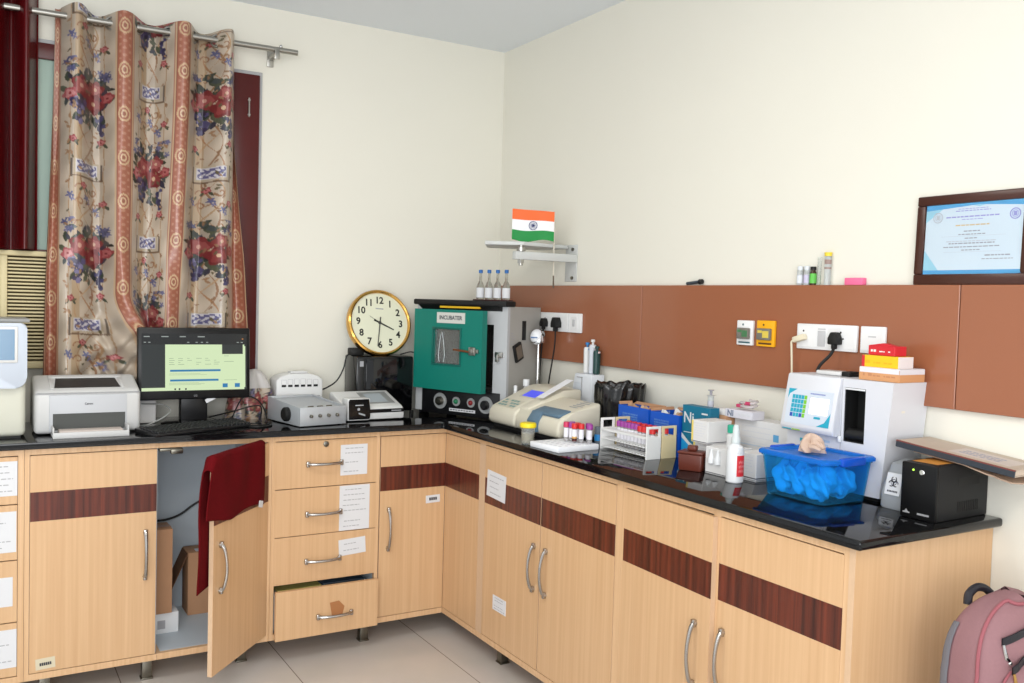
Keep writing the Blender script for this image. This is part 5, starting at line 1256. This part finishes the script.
b = MB(); b.box(-.040, .034, .03, .16, .1494, .15); b.build('top_label', mat('label_amber', (206,140,60), .5), t)
# ledger lying tilted on the unit
a_t = math.radians(5.4)
lg = thing('ledger', 'worn hardback ledger with a grey spine lying tilted on the black power unit', 'book', (-.172, -2.572, CT+.188), (0, 0, 0))
MLg = Matrix.Rotation(-PI/2+.045, 4, 'Z') @ Matrix.Rotation(a_t, 4, 'Y')      # local x towards the camera and down
b = MB(); b.M = MLg; b.box(0, .328, .004, .155, -.0125, .0); b.build('pages', mat('page_edges', (196,180,164), .8), lg)
b = MB(); b.M = MLg; b.box(-.003, .331, 0, .158, .0, .0028, .0008, 1); b.box(-.003, .331, 0, .158, -.0155, -.0127, .0008, 1); b.build('covers', mat('cover_tan', (188,172,156), .7, var=.08, vscale=18), lg)
b = MB(); b.M = MLg; b.box(-.0035, .3315, -.003, .0005, -.0158, .003, .001, 1); b.mi = 1; b.box(-.003, .331, -.0032, .003, .0005, .0034); b.build('spine', [mat('spine_slate', (48,54,62), .55), mat('cover_red_edge', (120,60,52), .6)], lg)
b = MB(); b.M = MLg; rnd = random.Random(2); b.box(.13, .30, .03, .12, .0028, .0033); b.mi = 1
for r_ in range(3):
    for c_ in range(6): b.box(.15+c_*.019, .162+c_*.019+.004*rnd.random(), .05+r_*.018, .058+r_*.018, .0033, .0036)
b.build('cover_label', [mat('faded_label', (200,188,180), .7), mat('faded_ink', (150,150,168), .7)], lg)
cs = MB(); cs.M = Matrix.Translation((0, 0, -.001)) @ Matrix.Rotation(-PI/2+.045, 4, 'Z') @ Matrix.Translation((0, 0, 0)) @ Matrix.Rotation(a_t, 4, 'Y'); poly = [(.045, .006), (.26, .004), (.275, .012), (.285, .008), (.318, .015), (.33, .05), (.32, .14), (.05, .14)]
cs.prism([(.045, .006), (.19, .005), (.19, .14), (.05, .14)], 'z', -.0196, -.0162); cs.M = cs.M @ Matrix.Translation((.19, 0, 0)) @ Matrix.Rotation(.13, 4, 'Y') @ Matrix.Translation((-.19, 0, 0)); poly = [(.19, .005)]+poly[1:-1]+[(.19, .14)]; cs.prism(poly, 'z', -.0196, -.0162)
tag(cs.build('cardboard_sheet', mat('torn_cardboard', (176,150,130), .8), loc=(-.168, -2.572, CT+.188)), 'torn cardboard sheet sandwiched under the tilted ledger', 'cardboard')
# ------------------------------------------------------------------ in the open cabinet
b = MB(); b.box(-.052, .052, -.05, .05, 0, .085, .003); b.mi = 1; b.box(-.03, .0, -.0506, -.05, .02, .055)
tag(b.build('white_box', [WHITEG, GINK], loc=(-1.7225, -.30, ZB1+.0012)), 'white box on the floor of the open cabinet, under the tall brown box', 'box')
t = thing('cardboard_box', 'tall brown cardboard box standing on the white box inside the open cabinet', 'box', (-1.735, -.31, ZB1+.0868))
b = MB(); b.box(-.036, .036, -.05, .08, 0, .345, .002); b.build('box', KRAFT, t)
b = MB(); b.box(-.0363, .0363, -.01, .03, .05, .3458); b.build('tape', mat('parcel_tape', (150,104,66), .3), t)
t = thing('cardboard_box', 'squat brown cardboard box with an open flap at the back of the open cabinet', 'box', (-1.525, -.115, ZB1+.0012))
b = MB(); b.box(-.075, .075, -.06, .06, 0, .272, .002); b.build('box', KRAFT, t)
b = MB(); b.M = Matrix.Translation((-.076, 0, .268)) @ Matrix.Rotation(.42, 4, 'Y'); b.box(-.0015, .0015, -.058, .058, -.26, 0); b.build('flap', mat('flap_brown', (120,84,58), .8), t)
b = MB(); b.box(-.04, .01, -.045, -.0, .2722, .2728); b.build('label', PAPER, t)
b = MB(); b.tube(bez([(-1.772, -.06, .53), (-1.70, -.06, .512), (-1.62, -.05, .525), (-1.55, -.05, .57), (-1.45, -.05, .62), (-1.375, -.05, .66)]), .005, 8)
tag(b.build('cable', RUB), 'black cable strung across the inside of the open cabinet', 'cable')
# maroon towel over the open door
tw = thing('towel', 'maroon towel draped over the open cabinet door', 'towel', (-1.3685, FY-.002, 0), math.radians(48.2))
b = MB()
def towel(u, v):
    x = -.052-.405*u; e = smooth(np.array([(u-.86)/.14]))[0]
    fb = .668+.022*u+.012*math.sin(u*7); bb = .52-.09*u
    zt = .9165-.05*float(smooth(np.array([(u-.935)/.065]))[0])
    if u > .93: pass
    L1 = zt-fb; Lt = .03; L2 = zt-bb; s = v*(L1+Lt+L2)
    off = .006+.004*math.sin(u*17)*min(1, s*6 if s < L1 else 1)
    if s < L1: z = fb+s; y = -off-.006*math.sin(u*11+z*9)*(1-s/L1)
    elif s < L1+Lt: f = (s-L1)/Lt; a = PI*f; z = zt+.008*math.sin(a)-.0; y = -off+(off+.026)*f
    else: z = zt-(s-L1-Lt); y = .026+.006*math.sin(u*9+z*14)*.6+.003
    x -= .03*e*math.sin(min(1, max(0, (zt-z)/.2))*PI/2)
    return (x, y, z)
b.grid(towel, 60, 110)
TWM = mat('towel_maroon', (90,9,15), .95, sheen=.0, spec=.12, var=.15, vscale=120, bump=.6, bscale=260)
to = b.build('cloth', TWM, tw, ang=80)
md = to.modifiers.new('thick', 'SOLIDIFY'); md.thickness = .004; md.offset = 0
b = MB(); b.M = Matrix.Translation((-.095, -.014, .678)) @ Matrix.Rotation(.25, 4, 'Y'); b.box(-.016, .016, -.002, 0, -.012, .014); b.build('care_tag', PAPER, tw, label='white care tag')
# ------------------------------------------------------------------ backpack, with an unseen seat added under it
PK = mat('backpack_pink', (140,102,106), .75, var=.06, vscale=160, bump=.3, bscale=500); PKD = mat('backpack_piping', (150,84,92), .7); PGY = mat('backpack_grey', (112,112,120), .8)
bx, by, bz = -.285, -2.985, .40
t = thing('added_stool', 'plain grey seat, unseen, added to carry the pink backpack beside the end panel', 'added_stool', (bx, by, 0), .25)  # out-of-view support, added to hold the backpack up
b = MB(); b.box(-.17, .17, -.15, .15, .365, .395, .01); b.build('seat', mat('added_stool_grey', (120,122,126), .5), t)
for sx in (-1, 1):
    for sy in (-1, 1): b = MB(); b.cyl((sx*.15, sy*.13, 0), (sx*.13, sy*.11, .366), .014, n=12); b.build('leg', DSTEEL, t)
t = thing('backpack', 'dusty pink backpack with two black zips beside the beech end panel', 'backpack', (bx, by, bz-.004), -.22)
BH = .455
def bpw(z):      # half width and front depth by height
    f = z/BH; top = max(0, (f-.62)/.38)
    return .165*(1-.02*f)*math.sqrt(max(1e-4, 1-top**2.6)) if f > .62 else .165, (.10 if f < .55 else .10*math.sqrt(max(.02, 1-((f-.55)/.5)**2)))
def bp(u, v):
    a = u*2*PI; z = BH*min(v, .9995); w, d = bpw(z)
    c_, s_ = math.cos(a), math.sin(a); e = .55
    return (w*math.copysign(abs(c_)**e, c_), d*(1.0 if s_ < 0 else .75)*math.copysign(abs(s_)**e, s_), z+.004*math.sin(a*3+z*10))
b = MB(); b.grid(bp, 80, 50); b.build('bag', PK, t, ang=80)
def pocket(u, v):
    a = PI+u*PI; z = .03+.30*v; w = .135*(1-.06*v)*(1 if v < .75 else math.sqrt(max(.05, 1-((v-.75)/.27)**2))); c_, s_ = math.cos(a), math.sin(a)
    return (w*math.copysign(abs(c_)**.5, c_), -.082-.052*(1 if v < .7 else math.sqrt(max(.02, 1-((v-.7)/.31)**2)))*abs(s_)**.5, z)
b = MB(); b.grid(pocket, 60, 30); b.build('front_pocket', PK, t, ang=80)
b = MB(); b.tube([tuple(Vector(bp(.5+.06, v))+Vector((-.002, -.002, 0))) for v in np.linspace(.02, .975, 40)]+[tuple(Vector(bp(u, .98))+Vector((0, -.002, .003))) for u in np.linspace(.58, .92, 14)], .0042, 8); b.build('piping', PKD, t)
b = MB(); b.tube([tuple(Vector(pocket(0.03+.0*v, v))+Vector((-.002, 0, 0))) for v in np.linspace(.0, .93, 20)], .003, 8); b.build('pocket_piping', PKD, t)
b = MB()
def gusset(u, v):
    a = PI*(.86+.12*u); p = Vector(bp(a/(2*PI), .03+.82*v)); return tuple(p+Vector((-.003, .002, 0)))
b.grid(gusset, 8, 24); b.build('back_panel', PGY, t, label='grey padded back')
for k_, z in enumerate((.372, .318)):
    b = MB(); pts = []
    for i in range(13):
        x = -.112+.235*i/12; zz_ = z+.075*i/12; 
        if k_ == 0: w, d = bpw(zz_); y = -d*abs(1-(abs(x)/w)**(2/.55))**(.275)-.003 if abs(x) < w else -.05
        else: y = -.082-.052*(1 if (zz_-.03)/.30 < .7 else math.sqrt(max(.02, 1-(((zz_-.03)/.3-.7)/.31)**2)))*abs(1-(min(abs(x), .13)/.133)**4)**.25-.003
        pts.append((x, y, zz_))
    for i in range(12):
        p, q = Vector(pts[i]), Vector(pts[i+1]); b._add([p+Vector((0, 0, -.009)), q+Vector((0, 0, -.009)), q+Vector((0, 0, .009)), p+Vector((0, 0, .009)), p+Vector((0, -.003, -.009)), q+Vector((0, -.003, -.009)), q+Vector((0, -.003, .009)), p+Vector((0, -.003, .009))], [[0, 3, 2, 1], [4, 5, 6, 7], [0, 1, 5, 4], [2, 3, 7, 6]], False)
    zp = b.build('zip', mat('zip_black', (28,26,34), .5), t, label='black zip')
    p = Vector(pts[0])
    b = MB(); b.tube([p+Vector((0, -.006, -.004+0)), p+Vector((.002, -.009, -.02)), p+Vector((.006, -.01, -.034)), p+Vector((.014, -.009, -.042))], [.003, .004, .0045, .005], 8); b.sphere(p+Vector((.016, -.010, -.046)), .006, 10, 8); b.build('zip_pull', CHROME if k_ == 0 else mat('brass', (190,150,90), .25, 1), zp)
b = MB(); b.tube(bez([(-.085, .05, BH-.040), (-.078, .055, BH-.018), (-.055, .058, BH-.004), (-.03, .058, BH-.006), (-.015, .052, BH-.018)]), .010, 8); b.build('carry_loop', mat('zip_black', (28,26,34), .5), t)
b = MB(); b.box(-.19, .0, .0, .14, 0, .006); tag(b.build('papers', mat('yellow_paper', (220,206,120), .7), loc=(-1.118, -.50, .2705), rot=.02), 'yellow papers on top in the pulled-out lowest drawer', 'paper')
b = MB(); b.box(0, .19, 0, .14, 0, .010, .003); tag(b.build('folder', mat('folder_slate', (60,76,92), .5), loc=(-1.112, -.50, .2705)), 'dark slate folder at the right of the pulled-out lowest drawer', 'folder')
b = MB(); b.box(-1.322, -.921, -.50, -.2, .1402, .27)
tag(b.build('paper_bundle', mat('bundle_cream', (206,198,180), .8)), 'bundle of papers filling the pulled-out lowest drawer', 'paper')
# ------------------------------------------------------------------ camera and light
cam = bpy.data.cameras.new('camera'); co = bpy.data.objects.new('camera', cam); C.objects.link(co)
R3 = Matrix(((0.85849073,-0.00262579,-0.51282237),(-0.51202435,0.05161009,-0.85741907),(0.02871821,0.99866386,0.04296232)))
co.matrix_world = Matrix.Translation((-2.41776815,-4.2,1.50305324)) @ R3.to_4x4()
cam.sensor_width = 36; cam.lens = 911.8364636983505/1024*36; cam.clip_start = .05
sc = bpy.context.scene; sc.camera = co
def area(name, loc, rot, sx, sy, power, col):
    l = bpy.data.lights.new(name, 'AREA'); l.shape = 'RECTANGLE'; l.size = sx; l.size_y = sy; l.energy = power; l.color = col
    o = bpy.data.objects.new(name, l); C.objects.link(o); o.location = loc; o.rotation_euler = rot; return o
# two tube-light fittings on the ceiling behind and above the camera
area('ceiling_light', (-2.3, -2.0, 2.78), (0, 0, 0), 1.8, .6, 30, (1, .97, .9))
area('ceiling_light', (-2.6, -4.2, 2.78), (0, 0, 0), 1.8, .6, 34, (1, .97, .9))
# added soft fill lamp behind the camera for frontal light, no window built there
from mathutils import Quaternion
o = area('front_fill_light', (-3.4, -5.9, 1.55), (0, 0, 0), 3.0, 1.7, 140, (.96, .98, 1))
o.rotation_euler = (Vector((-1.0, 0, 1.15))-o.location).to_track_quat('-Z', 'Y').to_euler()
w = bpy.data.worlds.new('room_light'); sc.world = w; w.use_nodes = True
w.node_tree.nodes['Background'].inputs[0].default_value = (.93, .97, 1, 1); w.node_tree.nodes['Background'].inputs[1].default_value = 1.3
sc.view_settings.view_transform = 'Standard'; sc.view_settings.look = 'None'; sc.view_settings.gamma = 1; sc.view_settings.exposure = -.2
sc.view_settings.use_curve_mapping = False
